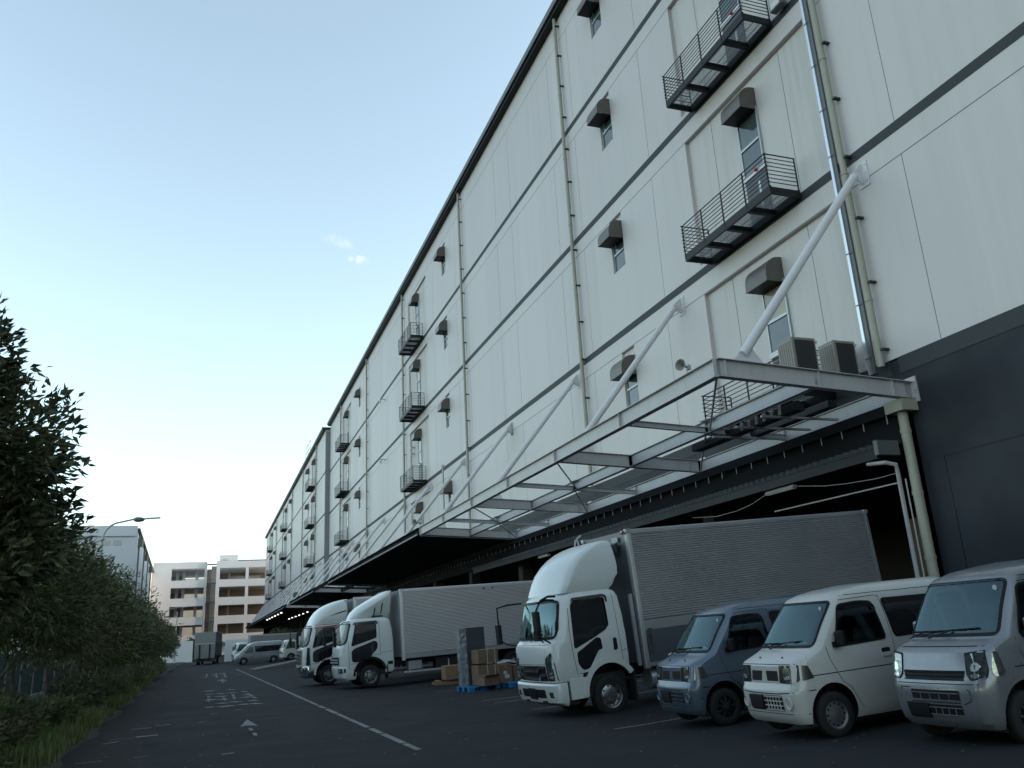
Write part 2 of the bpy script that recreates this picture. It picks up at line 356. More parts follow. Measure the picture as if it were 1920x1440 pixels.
def warehouse(name,label,X,y0,y1,pipes,wins,recs,roofz,first):
    T=thing(name,label,'warehouse',(0,0,0))
    h=[];rh=[]
    for (a,c) in recs:
        for k in range(4):
            zb=Z0+.25+ST*k if k else Z0+.25
            h.append((a,c,zb,Z0+5.6+ST*k,.16))
    for (a,c) in wins:
        for k in range(4): h.append((a,c,Z0+2.95+ST*k,Z0+5.6+ST*k,.12))
    b=MB(); wall_grid(b,X,y0,y1,Z0+.3,roofz-.15,h,0,1)
    # end walls, roof slab, back
    b.add([(X,y0,0),(X+80,y0,0),(X+80,y0,roofz),(X,y0,roofz)],[(0,1,2,3)],0) if y0>0 else None
    b.add([(X,y1,0),(X+80,y1,0),(X+80,y1,roofz),(X,y1,roofz)],[(3,2,1,0)],0)
    b.add([(X+80,y0,0),(X+80,y1,0),(X+80,y1,roofz),(X+80,y0,roofz)],[(0,1,2,3)],0)
    ysv=[]
    for k in range(-1,31):
        for s in (4.2,7.1):
            y=10*k+s
            if y0+1<y<y1-1: ysv.append(y)
    if first: ysv=[14.66,27.2]+[y for y in ysv if y>30]
    rz=[z-.86 for z in BZ]+[roofz-1.55]
    seams(b,X,y0,y1,rz,ysv,[(Z0+.3,rz[0]),(BZ[0]+.15,rz[1]),(BZ[1]+.15,rz[2]),(BZ[2]+.15,rz[3])],recs)
    for (a,c) in recs:
        for k in range(4):
            zt=Z0+5.6+ST*k; zb=Z0+.25+ST*k
            for y in (a+1.5,c-1.6): b.box(X+.155,X+.162,y-.008,y+.008,zb,zt,2)
    b.build('upper_wall',['wall','wallin','seam'],T)
    s=MB()
    segs=[(y0,y1)]
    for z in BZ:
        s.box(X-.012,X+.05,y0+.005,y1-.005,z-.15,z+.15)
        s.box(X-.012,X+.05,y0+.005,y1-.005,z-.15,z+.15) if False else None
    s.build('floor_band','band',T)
    e=MB(); ov=.5
    e.box(X-ov,X+80.3,y0-.2,y1+.2,roofz+.02,roofz+.36,0); e.box(X-ov+.1,X-.003,y0-.1,y1+.1,roofz-.16,roofz+.018,1); e.box(X-ov-.03,X-ov,y0-.22,y1+.22,roofz+.05,roofz+.42,2)
    e.build('roof',['roofm','dark','roofe'],T)
    # drainpipes
    for (yp,zt,zb) in pipes:
        p=MB(); xx=X-.20; p.tube([(xx,yp,zt),(xx,yp,zb)],.095,12)
        z=zt-1.2
        while z>zb: 
            p.tube([(xx,yp,z-.03),(xx,yp,z+.03)],.112,12); z-=1.98*2
        o=p.build('drainpipe','pipe',T)
        z=zt-.7; q0=None
        while z>zb+.3:
            if q0 is None: q=MB(); q.box(xx-.03,X-.004,yp-.20,yp-.10,-.03,.03); q.box(xx-.02,xx+.02,yp-.16,yp-.05,-.02,.02); c=q0=q.build('pipe_bracket','bracket',o)
            else: c=q0.copy(); C.objects.link(c)
            c.parent=o; c.location=(0,0,z); z-=1.98
    # windows and hoods on the flat wall
    for wi,(a,c) in enumerate(wins):
        for k in range(4):
            zt=Z0+5.6+ST*k; 
            make_window(T,X,a+.02,c-.02,zt-2.63,zt-.3,[zt-1.75],dep=.115)
            make_hood(T,X-.004,(a+c)/2,zt-1.33)
    # recess bays : window strip, hood, door, lamp and balcony
    for ri,(a,c) in enumerate(recs):
        mir=(ri%2==1)
        if mir: wy0,wy1,by=a+3.25,a+4.4,a+1.05
        else: wy0,wy1,by=a+2.9,a+4.05,a+1.3
        for k in range(4):
            zt=Z0+5.6+ST*k; zb=Z0+.25+ST*k; xr=X+.16
            g=('glass','glassw') if (ri==0 and k==2) or (ri+k)%3==0 else ('glass','glass')
            make_window(T,xr-.16,wy0,wy1,zt-3.55,zt-1.2,[zt-2.72,zt-1.68] if False else [zt-2.4],g,dep=.12)
            make_hood(T,xr-.004,(wy0+wy1)/2,zt-1.33)
            d=MB(); d.box(xr-.05,xr-.003,wy0,wy1,zb+.05,zt-3.6); d.box(xr-.065,xr-.05,wy0+.36,wy0+.46,zb+.5,zt-3.9,1); dd=d.build('door',['door','alu'],T)
            if k<3 or ri!=0:
                l=MB(); l.box(xr-.09,xr-.004,wy0-.06,wy1+.06,zt-3.6,zt-3.42); l.build('lintel','white',T)
                q=MB(); q.lathe([(0,-.07),(.05,-.05),(.07,0),(.05,.05),(0,.07)],(xr-.16,wy0+.4,zt-3.5),'x',12); q.build('red_lamp','red',T)
            if k==0 and ri!=0: continue
            o=balc[0].copy(); C.objects.link(o); o.parent=T; o.location=(X-.01,by,zb-.35)
            for ch in balc[1:]: q=ch.copy(); C.objects.link(q); q.parent=o
    return T
hp=hood_mb().build('vent_hood',['hood','dark']); hood_proto=hp
F,G,Rl=balcony_mbs(); bf=F.build('balcony','dark'); bg=G.build('grating','grate',bf); br=Rl.build('railing','dark',bf); balc=[bf,bg,br]
W1=warehouse('warehouse','long pale grey five storey warehouse with black balconies along the right of the yard',17.,-14,129.8,
   [(16.52,35.0,8.1),(35.15,35.0,8.1),(55.0,35.0,8.1),(75.6,35.0,8.1),(95.9,35.0,8.1),(117.2,35.0,8.1)],
   [(30.15,31.32),(59.9,61.07),(101.4,102.6)],[(17.25,24.45),(66.6,73.8),(109.,116.2)],35.05,True)
W2=warehouse('warehouse','farther grey warehouse with its roof stepped lower behind the near one',16.3,130.4,273,
   [(y,34.4,8.1) for y in (140.9,162,184.,207.5,228.3,253.)],
   [(153.,154.2),(187.,188.2),(232,233.2)],[(141.6,148.8),(197,204.2),(243,250.2)],34.45,False)
for o in balc+[hp]:
    bpy.data.objects.remove(o)
# ---- near warehouse: dark base, dock, trays, extra fittings
b=MB(); wall_grid(b,17.,-14,129.8,0,Z0+.3,[(16.15,129.0,0,6.9,1.5)],0,0)
b.box(16.985,16.999,-14,16.1,Z0-.15,Z0+.3,1); b.box(16.99,16.999,16.4,129,Z0-.12,Z0+.3,1)
for (a,c) in ((13.0,15.3),(6.5,9.6)):   # flush steel doors in the dark wall
    b.box(16.988,16.998,a,c,5.40,5.43,2); b.box(16.988,16.998,c-.015,c+.015,0,5.4,2); b.box(16.988,16.998,a-.015,a+.015,0,5.4,2)
b.build('base_wall',['base','band','dark'],W1)
b=MB()   # dock hall: floor, back, ceiling, columns
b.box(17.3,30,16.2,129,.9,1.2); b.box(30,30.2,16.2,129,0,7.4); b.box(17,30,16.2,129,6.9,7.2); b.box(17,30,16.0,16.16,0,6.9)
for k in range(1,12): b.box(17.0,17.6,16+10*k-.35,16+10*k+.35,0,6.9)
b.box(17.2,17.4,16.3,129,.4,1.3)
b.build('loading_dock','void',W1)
b=MB(); b.box(16.99,16.999,26.5,129.6,6.0,7.0) 
M['cargo']=mat('brown_cargo',(.10,.065,.04),.9,noise=(2,.6,(.06,.05,.035)))
q=MB(); q.box(19.6,21.2,17.3,19.5,1.2,4.4)
for zz in (2.0,2.8,3.6): q.box(19.59,19.599,17.32,19.48,zz-.02,zz+.02)
for yy in (18.0,18.75): q.box(19.588,19.598,yy-.015,yy+.015,1.25,4.35)
tag(q.build('cargo_stack','cargo'),'tall brown cargo stack inside the dock, between the box truck tail and the drainpipe','cargo')
# lintel, inner serrated canopy over the dock
b=MB(); b.box(16.6,16.99,16.2,129.4,6.72,7.0,0)
b.box(16.80,16.995,16.3,129.,5.95,6.7,1)
b.build('dock_lintel',['lintel','lintel'],W1)
b=MB(); y=16.5
while y<52:
    b.add([(15.95,y,5.80),(15.95,y+.11,5.94),(15.95,y+.19,5.94),(15.95,y+.30,5.80),(16.8,y,5.86),(16.8,y+.11,6.0),(16.8,y+.19,6.0),(16.8,y+.30,5.86)],[(0,1,5,4),(1,2,6,5),(2,3,7,6)],0)
    b.add([(15.951,y+.11,5.94),(15.951,y+.19,5.94),(15.951,y+.30,5.80),(15.951,y,5.80)],[(0,1,2,3)],1); y+=.30
b.box(15.97,16.06,16.4,52,5.55,5.795,1)
for k in range(36): b.box(16.06,16.8,16.9+k,16.98+k,5.66,5.79,1)
b.box(15.9,16.6,16.25,16.39,5.62,6.0,2)
b.build('dock_canopy',['roofe','base','roofe'],W1)
# conduit tray beside the drainpipe
b=MB(); b.box(16.90,16.99,17.02,17.12,8.05,35,0); 
z=8.5
while z<34: b.box(16.89,16.90,16.9,17.13,z,z+.03,1); z+=1.6
b.box(16.93,16.99,16.88,17.018,8.05,35,1)
b.build('conduit_tray',['galv','roofe'],W1)
# lower drainpipes by the dock jamb
b=MB(); b.tube([(16.72,16.05,6.7),(16.72,16.05,.9)],.125,16)
for z in (6.2,4.6,3.0,1.5): b.tube([(16.72,16.05,z-.05),(16.72,16.05,z+.05)],.14,16)
b.box(16.45,16.98,15.75,16.35,6.7,7.0); b.build('dock_drainpipe','pipe',W1)
b=MB(); b.tube([(16.1,16.9,5.5),(16.1,16.3,5.42),(16.35,16.22,5.36),(16.45,16.3,5.2),(16.45,16.3,.9)],.055,10); b.tube([(16.6,16.24,5.0),(16.6,16.24,.9)],.02,6); b.tube([(16.5,16.4,4.92),(16.5,21.5,4.95)],.02,6); b.build('thin_drainpipe','steel',W1)
b=MB()
y=16.5
while y<129: b.tube([(16.62,y,6.98),(16.62,y,6.5)],.012,5); b.tube([(16.62,y,6.97),(16.8,y,6.97)],.012,5); y+=.86
b.tube([(16.7,16.3,7.02),(16.7,129,7.02)],.02,5); b.build('gutter_hanger','steel',W1)
# fluorescent fixtures under the inner canopy
fl=None
for i,(yy,dx) in enumerate(((20.0,0),(39.5,0))):
    t=thing('light_fixture',['unlit grey tube light fixture hung under the dock canopy above the nearest truck box','unlit tube light fixture under the dock canopy behind the white truck roof'][i],'light fixture',(16.2,yy,5.45),group='tube lights under the dock canopy')
    q=MB(); q.prism([(-.11,0),(.11,0),(.06,.09),(-.06,.09)],'y',0,1.35); q.build('housing','steel',t)
    q=MB(); 
    for x in (-.05,.05): q.tube([(x,.03,-.02),(x,1.32,-.02)],.017,8)
    q.build('tube','white',t); q=MB(); q.tube([(0,.2,.09),(0,.2,.22)],.01,5); q.tube([(0,1.1,.09),(0,1.1,.22)],.01,5); q.build('hanger','dark',t)
q=MB(); q.tube([(16.2,21.35,5.48),(16.25,22.3,5.3),(16.28,23.2,5.22),(16.3,24.4,5.22),(16.35,26,5.4)],.008,5); q.tube([(16.2,20.0,5.48),(16.25,18.8,5.27),(16.3,18,5.19),(16.4,17,5.14),(16.5,16.4,5.17)],.008,5)
tag(q.build('sagging_cable','steel'),'thin cable sagging from the tube light below the dock canopy','cable')
# ---- step between the two warehouses
b=MB(); b.box(16.3,17.5,129.82,130.39,0,34.0,0); 
for z in BZ+[7.95]: b.box(16.28,16.31,129.83,130.38,z-.2,z+.2,1)
b.build('corner_strip',['strip','band'],W2)
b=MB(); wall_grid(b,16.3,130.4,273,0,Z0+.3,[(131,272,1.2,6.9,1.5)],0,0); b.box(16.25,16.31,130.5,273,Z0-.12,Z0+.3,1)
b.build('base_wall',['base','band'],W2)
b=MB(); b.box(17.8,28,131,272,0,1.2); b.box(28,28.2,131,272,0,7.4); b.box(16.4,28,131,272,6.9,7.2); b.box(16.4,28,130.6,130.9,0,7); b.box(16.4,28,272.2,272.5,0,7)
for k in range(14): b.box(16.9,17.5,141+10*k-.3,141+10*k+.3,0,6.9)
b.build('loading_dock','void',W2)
# roof safety cage on the far warehouse
b=MB()
for y in (150,154,158): 
    for x in (16.1,17.6): b.tube([(x,y,34.8),(x,y,37.4)],.05,6)
for x in (16.1,17.6):
    for z in (36.2,37.4): b.tube([(x,150,z),(x,158,z)],.05,6)
b.build('roof_railing','steel',W2)
# vertical vent pipe, alarm horns, cameras, wall floodlight : separate fittings
q=MB(); q.tube([(16.4,60.3,7.8),(16.4,60.3,14.1)],.07,10); q.tube([(16.4,60.3,14.1),(16.4,60.3,14.35)],.13,12)
tag(q.build('vent_pipe','steel'),'slim vertical vent pipe with a small cap rising behind the canopy struts','pipe')
for i,z in enumerate((18.6,18.0)):
    t=thing('alarm_horn',['upper of two white alarm horns beside a balcony window','lower of two white alarm horns beside a balcony window'][i],'loudspeaker',(17.2,72.9,z),group='white alarm horns')
    q=MB(); q.lathe([(.04,0),(.06,-.1),(.16,-.32),(.2,-.36)],(0,0,0),'x',14); q.build('horn','white',t); q=MB(); q.box(-.05,.05,-.04,.04,-.2,.0); q.build('bracket','steel',t)
for i,z in enumerate((26.75,20.1)):
    t=thing('wall_camera',['upper small wall camera below the floor band between two drainpipes','lower small wall camera below the floor band between two drainpipes'][i],'camera',(16.98,85.6,z),group='small wall cameras')
    q=MB(); q.box(-.5,0,-.04,.04,0,.08); q.build('arm','steel',t); q=MB(); q.lathe([(0,-.25),(.12,-.25),(.12,.12),(.05,.16),(0,.16)],(-.5,0,-.1),'z',12); q.build('housing','white',t)
t=thing('floodlight','grey wall floodlight beside the topmost balcony near the picture edge','floodlight',(16.98,17.9,21.0))
q=MB(); q.box(-.36,-.1,-.28,.28,0,.34); q.build('housing','roofe',t,bevel=.02); q=MB(); q.box(-.375,-.362,-.22,.22,.04,.3); q.build('lens','white',t); q=MB(); q.box(-.1,.0,-.05,.05,.1,.24); q.build('bracket','steel',t)
# two air conditioners on a platform above the near canopy
M['acb']=mat('beige_ac_casing',(.22,.20,.17),.5); M['acg']=mat('dark_ac_coil',(.022,.023,.024),.6)
for i,(x0,x1) in enumerate(((14.62,15.42),(16.02,16.78))):
    t=thing('air_conditioner',['left beige outdoor air conditioner unit on the canopy end, open side of the roof','right beige outdoor air conditioner unit on the canopy end, next to the wall'][i],'air conditioner',(x0,17.3,7.95),group='outdoor air conditioners on the canopy')
    w=x1-x0; q=MB(); q.box(0,w,0,.62,0,1.16); q.build('casing','acb',t,bevel=.015)
    q=MB(); q.box(.09,w-.06,-.012,-.003,.1,1.08)
    for k in range(12): q.box(.10+k*(w-.18)/12,.115+k*(w-.18)/12,-.02,-.012,.1,1.08)
    q.build('coil_guard','acg',t)
    for z in (.25,.7,1.0): q=MB(); q.box(w-.05,w+.03,-.03,-.012,z,z+.08); q.build('side_bracket','alu',t)
    q=MB(); 
    for k in range(6): q.box(-.008,-.001,.06+k*.09,.1+k*.09,.1,1.05)
    q.build('louvre','hood',t)
# ---------------------------------------------------------------- steel canopies
def zt(x,top): return top-(x-11.1)*(-.0) - (x-11.1)*.045
def canopy(label,y0,n,xw,deck,half=False,top=7.76):
    T=thing('loading_canopy',label,'canopy',(0,0,0))
    L=10.*n; H=.46; x_in=xw-.15; sl=lambda x: top-(x-11.1)*.05
    def bm(name,x,mw=.2,h=H,ya=y0,yb=y0+L):
        b=MB(); b.ibeam((x,ya,sl(x)-h/2),(x,yb,sl(x)-h/2),h,mw)
        y=ya
        while y<=yb+.01:
            for s in (-1,1): b.box(x+s*.05-.045,x+s*.05+.045,y-.006,y+.006,sl(x)-h+.02,sl(x)-.02)
            y+=5
        return b.build(name,'lintel' if deck else 'steel',T)
    if deck: H=.30
    bm('long_beam',11.1,h=H); bm('long_beam',14.0,.18,.40); bm('long_beam',x_in,.18)
    for k in range(n+1):
        y=y0+10*k; b=MB(); h=.44 if k else .46
        b.ibeam((11.1+(.0 if k==0 else .1),y,sl(11.1)-h/2-.0),(x_in+.1,y,sl(x_in)-h/2),h,.2)
        for x in (11.3,14.,16.3): b.box(x-.006,x+.006,y-.09,y+.09,sl(x)-h+.02,sl(x)-.02)
        b.box(xw-.05,xw-.003,y-.2,y+.2,sl(x_in)-.55,sl(x_in)+.12)
        for dz in (-.45,-.25,-.02):
            for dy in (-.15,.15): b.lathe([(.02,0),(.02,-.03),(0,-.03)],(xw-.05,y+dy,sl(x_in)+dz),'x',6)
        b.build('cross_beam','dark' if deck and 0<k<n else 'steel',T)
        if k<n:
            b=MB(); b.ibeam((11.2,y+5,sl(11.1)-.3),(x_in-.08,y+5,sl(x_in)-.3),.18,.12); b.build('purlin','dark' if deck else 'steel',T)
            if not deck and k<3:
                b=MB(); 
                b.tube([(11.2,y+.2,sl(11.1)-.42),(14,y+4.9,sl(14)-.32)],.03,6); b.tube([(14.,y+5.1,sl(14)-.32),(16.7,y+9.8,sl(16.7)-.40)],.03,6); b.build('brace','steel',T)
                b=MB(); b.prism([(11.13,y+.12),(11.6,y+.12),(11.13,y+.7)],'z',sl(11.1)-.03,sl(11.1)-.018); b.prism([(13.8,y+4.4),(14.3,y+5.),(13.7,y+5.)],'z',sl(14)-.05,sl(14)-.035); b.build('gusset','steel',T)
        # strut from the wall down to the outer part of the frame
        b=MB(); ys=y+.2; a=Vector((xw-.35,ys,13.62)); c=Vector((12.05,ys,sl(12.05)+.28)); b.tube([a,c],.12,16); d=(a-c).normalized(); b.tube([a,a+d*.12],[.12,.03],16)
        b.prism([(xw-.5,13.62),(xw-.02,14.1),(xw-.02,13.4)],'y',ys-.014,ys+.014); b.box(xw-.03,xw-.004,ys-.2,ys+.2,13.35,14.1)
        for dz in (13.5,13.75,14.0):
            for dy in (-.14,.14): b.lathe([(.022,0),(.022,-.03),(0,-.03)],(xw-.03,ys+dy,dz),'x',6)
        b.prism([(11.6,sl(11.6)+.0),(12.7,sl(12.7)+.0),(12.3,sl(12.3)+.5),(12.1,sl(12.1)+.42)],'y',ys-.014,ys+.014)
        b.build('strut','white',T)
    if deck:
        for (a,c) in deck:
            b=MB(); y=a
            while y<c-.01:
                w=.25; z0=-.34
                p=[(10.98,y,sl(10.98)+z0),(10.98,y+w*.5,sl(10.98)+z0),(10.98,y+w*.6,sl(10.98)+z0-.05),(10.98,y+w*.9,sl(10.98)+z0-.05),(10.98,y+w,sl(10.98)+z0)]
                q=[(xw-.02,yy,z-(xw-10.98)*.05) for (_,yy,z) in p]
                b.add(p+q,[(i,i+1,6+i,5+i) for i in range(4)],0); y+=w
            b.box(10.93,10.975,a,c,sl(11)-.40,sl(11)-.30,1)
            b.add([(10.95,a,sl(11)+.02),(xw-.01,a,sl(xw)+.02),(xw-.01,c,sl(xw)+.02),(10.95,c,sl(11)+.02)],[(0,1,2,3)],1)
            b.build('roof_deck',['dark','roofe'],T)
    return T
cA=canopy('open steel canopy frame without roofing, nearest, above the white box truck',15.85,3,17.,None)
cB=canopy('black roofed canopy beyond the open frame, above the two farther white trucks',45.95,5,17.,[(46.1,84.)],top=7.72)
cC=canopy('middle black roofed canopy farther along the near warehouse',96.05,3,17.,[(96.5,127.5)],top=7.72)
cD=canopy('farthest long black roofed canopy with rows of lit lamps along the stepped warehouse',133.,14,16.3,[(135,272)],top=7.72)
for o in (cB,cC,cD): pass
# catwalk under the near canopy: platform boxes and brackets
t=thing('cable_tray','dark cable boxes and clamps slung under the near canopy frame by the wall','cable tray',(14.6,17.6,7.2))
q=MB(); q.box(0,.35,0,5.2,-.1,.12); q.box(.9,1.2,-.3,3.4,-.05,.14); q.build('box','dark',t)
q=MB()
for k in range(6): q.box(-.25,-.19,.3+k*.35,.36+k*.35,-.15,.55); q.box(-.5,-.44,.3+k*.35,.36+k*.35,-.1,.5)
for k in range(3): q.box(-.6,2.0,.6+k*1.2,.68+k*1.2,-.16,-.1)
q.build('clamp','steel',t)
# loudspeaker on the outer beam
def horn(loc,label,s=1.):
    t=thing('loudspeaker',label,'loudspeaker',loc,(0,0,R(25)),group='horn loudspeakers on the canopies'); t.scale=(s,s,s)
    q=MB(); q.lathe([(.02,.05),(.035,-.12),(.05,-.2),(.15,-.30),(.165,-.30),(.155,-.285),(.04,-.19),(0,-.05)],(0,0,.2),'x',18); q.build('horn','acb',t)
    q=MB(); q.box(.02,.14,-.045,.045,.14,.27); q.tube([(.02,0,.15),(.02,0,-.02)],.018,6); q.box(-.05,.09,-.06,.06,-.03,0); q.build('bracket','steel',t)
horn((11.15,17.2,7.80),'beige horn loudspeaker on the outer beam of the open canopy frame near its corner',.95)
horn((11.1,46.2,7.80),'small horn loudspeaker where the open frame meets the black canopy',1.2)
# lit lamps under the farthest canopy
M['lampon']=mat('lit_lamp',(.9,.9,.85),.4,emit=(1,.93,.85,1.8))
li=0; names1=['first','second','third','fourth','fifth','sixth']
for row,(x,yy0,yy1) in enumerate(((10.9-.0,142,176),(15.1,143,176))):
    for k in range(6):
        y=yy0+(yy1-yy0)*k/5
        t=thing('canopy_lamp','%s lit round lamp from the near end of the %s row under the farthest canopy'%(names1[k],['outer','inner'][row]),'lamp',(x+.25,y,6.85),group='lit lamps under the farthest canopy')
        q=MB(); q.lathe([(.05,.25),(.12,.2),(.22,.02),(.23,0)],(0,0,0),'z',14); q.build('shade','steel',t)
        q=MB(); q.lathe([(0,-.10),(.10,-.07),(.15,0),(0,.02)],(0,0,0),'z',12); q.build('bulb','lampon',t)
q=MB(); q.lathe([(0,0),(.5,0),(.5,.15),(0,.15)],(0,0,0),'y',20); q.lathe([(0,-.02),(.18,-.02),(.18,0)],(0,0,0),'y',12)
tag(q.build('round_fan','roofe',loc=(13,138,9.3)),'dark round fan housing above the far canopies','fan')
# ---------------------------------------------------------------- vehicle helpers
def paint(name,col,rough=.32,metal=0.,coat=.6): return mat(name,col,rough,metal=metal,coat=coat,noise=(1.3,.12,tuple(c*.75 for c in col)),rnoise=(6,rough*.85,rough*1.25))
M['pwhite']=paint('white_vehicle_paint',(.50,.495,.475))
M['pwhite2']=paint('truck_white_paint',(.58,.60,.59))
M['psilver']=paint('silver_vehicle_paint',(.225,.238,.262),.3,.45)
M['pblue']=paint('steel_blue_vehicle_paint',(.118,.155,.205),.3,.45)
M['plast']=mat('dark_plastic_trim',(.010,.010,.011),.55,spec=.22)
M['chrome']=mat('chrome',(.62,.64,.66),.14,metal=1.)
M['lampg']=mat('headlamp_glass',(.30,.33,.34),.08,metal=.75,coat=1.,noise=(26,.85,(.04,.045,.05)))
M['lampd']=mat('dark_lamp_glass',(.035,.04,.042),.08,coat=1.)
M['lampw']=mat('headlamp_reflector',(.75,.78,.80),.12,metal=.8)
M['lampo']=mat('red_marker',(.30,.03,.03),.3,coat=1.)
M['tyre']=mat('tyre_rubber',(.012,.012,.013),.85,bump=(40,.2,.004))
M['rim']=mat('steel_wheel',(.20,.205,.21),.35,metal=.6,noise=(9,.35,(.11,.11,.11)))
M['rimd']=mat('dark_alloy_wheel',(.06,.062,.066),.4,metal=.5)
M['rimc']=mat('polished_wheel',(.42,.43,.44),.22,metal=.85,noise=(7,.4,(.2,.19,.18)))
M['plate']=mat('blanked_plate',(.006,.006,.009),.5)
def glassmat(name,col,c2,sc_=1.2,rough=.03):
    return mat(name,col,rough,spec=.6,coat=0.,noise=(sc_,.8,c2))
M['wind']=glassmat('windscreen_glass',(.022,.062,.075),(.06,.12,.13),.9)
M['windt']=glassmat('truck_windscreen_glass',(.05,.07,.055),(.10,.125,.10),1.6)
M['side']=glassmat('tinted_side_glass',(.012,.013,.014),(.022,.022,.024))
M['alubox2']=mat('pale_corrugated_aluminium',(.50,.48,.485),.42,metal=.2,noise=(1.,.25,(.42,.41,.415)))
M['alubox']=mat('corrugated_aluminium',(.42,.42,.44),.36,metal=.5,noise=(1.,.25,(.22,.225,.23)))
M['aluflat']=mat('flat_aluminium',(.16,.17,.19),.4,metal=.6,noise=(1.5,.3,(.12,.13,.15)))
M['chassis']=mat('chassis_black',(.012,.012,.012),.7)
class Shape:
    """body of stacked plan outlines; x rearward from 0 = bumper, y lateral (near side = -y), z up
       level: (z, xf, xr, w, rf, rr, bulge)"""
    def __init__(s,levels): s.L=levels
    def at(s,z):
        L=s.L
        if z<=L[0][0]: return L[0]
        for a,b in zip(L[:-1],L[1:]):
            if z<=b[0]:
                t=(z-a[0])/(b[0]-a[0]); return tuple(p+(q-p)*t for p,q in zip(a,b))
        return L[-1]
    def front(s,y,z):
        _,xf,xr,w,rf,rr,bg=s.at(z); a=abs(y); x=xf+bg*min(1,a/w)**2
        if a>w-rf: t=min(rf,a-(w-rf)); x+=rf-math.sqrt(max(0,rf*rf-t*t))
        return x
    def side(s,x,z):
        _,xf,xr,w,rf,rr,bg=s.at(z); x0=xf+bg
        if x<x0+rf: t=min(rf,x0+rf-x); return w-rf+math.sqrt(max(0,rf*rf-t*t))
        if x>xr-rr: t=min(rr,x-(xr-rr)); return w-rr+math.sqrt(max(0,rr*rr-t*t))
        return w
    def rear(s,y,z):
        _,xf,xr,w,rf,rr,bg=s.at(z); a=abs(y); x=xr
        if a>w-rr: t=min(rr,a-(w-rr)); x-=rr-math.sqrt(max(0,rr*rr-t*t))
        return x
    def body(s,name,m,parent,arches=(),sharp=32,cuts=(),cavity=None):
        n=7; rows=[]
        for (z,xf,xr,w,rf,rr,bg) in s.L:
            pts=[]
            for k in range(5): y=(w-rf)*k/5; pts.append((xf+bg*(y/w)**2,y))
            for k in range(n): 
                a=math.pi/2*k/(n-1); y=w-rf+rf*math.sin(a); x=xf+bg*(min(1,y/w))**2+rf*(1-math.cos(a)); pts.append((x,y))
            x0=pts[-1][0]
            for k in range(1,9): pts.append((x0+(xr-rr-x0)*k/9,w))
            for k in range(n): a=math.pi/2*k/(n-1); pts.append((xr-rr+rr*math.sin(a),w-rr+rr*math.cos(a)))
            full=[(x,-y,z) for x,y in pts]+[(x,y,z) for x,y in pts[::-1] if y>1e-6]
            if abs(pts[-1][1])<1e-6: full=full[:-1]
            rows.append(full)
        N=len(rows[0]); b=MB(); vs=[p for r in rows for p in r]; fs=[]
        for i in range(len(rows)-1):
            for k in range(N): fs.append((i*N+k,i*N+(k+1)%N,(i+1)*N+(k+1)%N,(i+1)*N+k))
        fs.append(tuple(range(N))[::-1]); fs.append(tuple((len(rows)-1)*N+k for k in range(N)))
        b.add(vs,fs,0,True)
        o=b.build(name,m if isinstance(m,list) else [m,'plast'],parent,sharp=sharp)
        if arches:
            bm=bmesh.new(); bm.from_mesh(o.data); bmesh.ops.recalc_face_normals(bm,faces=bm.faces[:]); bm.to_mesh(o.data); bm.free()
            cb=MB()
            for (x,z,r,depth) in arches:
                for sg in (-1,1):
                    q=MB(); nn=28
                    prof=[(x+r*math.cos(2*math.pi*k/nn),z+r*math.sin(2*math.pi*k/nn)) for k in range(nn)]
                    y0,y1=(sg*3.,sg*depth); q.prism(prof,'y',min(y0,y1),max(y0,y1)); cb.add(q.v,q.f)
            co=cb.build('cutter',['plast'])
            bm=bmesh.new(); bm.from_mesh(co.data); bmesh.ops.recalc_face_normals(bm,faces=bm.faces[:]); bm.to_mesh(co.data); bm.free()
            cos=[co]
            if cavity:
                q=MB(); a_=cavity; q.add([(x,y,z) for z,h,x0_,x1_ in ((a_[2],a_[4],a_[0],a_[1]),(a_[3],a_[5],a_[0]+a_[6],a_[1]-.1)) for x,y in ((x0_,-h),(x1_,-h),(x1_,h),(x0_,h))],[(3,2,1,0),(4,5,6,7),(0,1,5,4),(1,2,6,5),(2,3,7,6),(3,0,4,7)]); cos.append(q.build('cutter',['plast']))
                for (poly,wh,dpt) in cuts:
                    q=MB(); q.prism(roundpoly(poly,.05),'x' if wh=='front' else 'y',-1 if wh=='front' else -2,dpt if wh=='front' else 2); cc=q.build('cutter',['plast'])
                    bm=bmesh.new(); bm.from_mesh(cc.data); bmesh.ops.recalc_face_normals(bm,faces=bm.faces[:]); bm.to_mesh(cc.data); bm.free(); cos.append(cc)
            for cc in cos:
                md=o.modifiers.new('b','BOOLEAN'); md.object=cc; md.operation='DIFFERENCE'; md.solver='EXACT'
                try: md.material_mode='TRANSFER'
                except Exception: pass
            mw=o.parent; o.parent=None
            dg=bpy.context.evaluated_depsgraph_get(); me=bpy.data.meshes.new_from_object(o.evaluated_get(dg)); o.modifiers.clear(); o.parent=mw
            o.data=me; me.set_sharp_from_angle(angle=R(sharp))
            for cc in cos: bpy.data.objects.remove(cc)
        return o
    def patch(s,name,m,parent,poly,where,d=.004,inner=.02,r=0.,mirror=False,cuts=True,smooth_=True):
        """draped panel. poly is (a,z): a = x for 'side' (near side -y), 'sidefar'; a = y for 'front'/'rear'"""
        poly=list(poly)
        if r>0: poly=roundpoly(poly,r)
        bm=bmesh.new(); vs=[bm.verts.new((a,z,0)) for a,z in poly]; f=bm.faces.new(vs); f.normal_update()
        if f.normal.z<0: f.normal_flip()
        zs=[l[0] for l in s.L]; zmin=min(p[1] for p in poly); zmax=max(p[1] for p in poly); amin=min(p[0] for p in poly); amax=max(p[0] for p in poly)
        zc=[z for z in zs if zmin<z<zmax]
        st=.12 if where in('side','sidefar') else .09
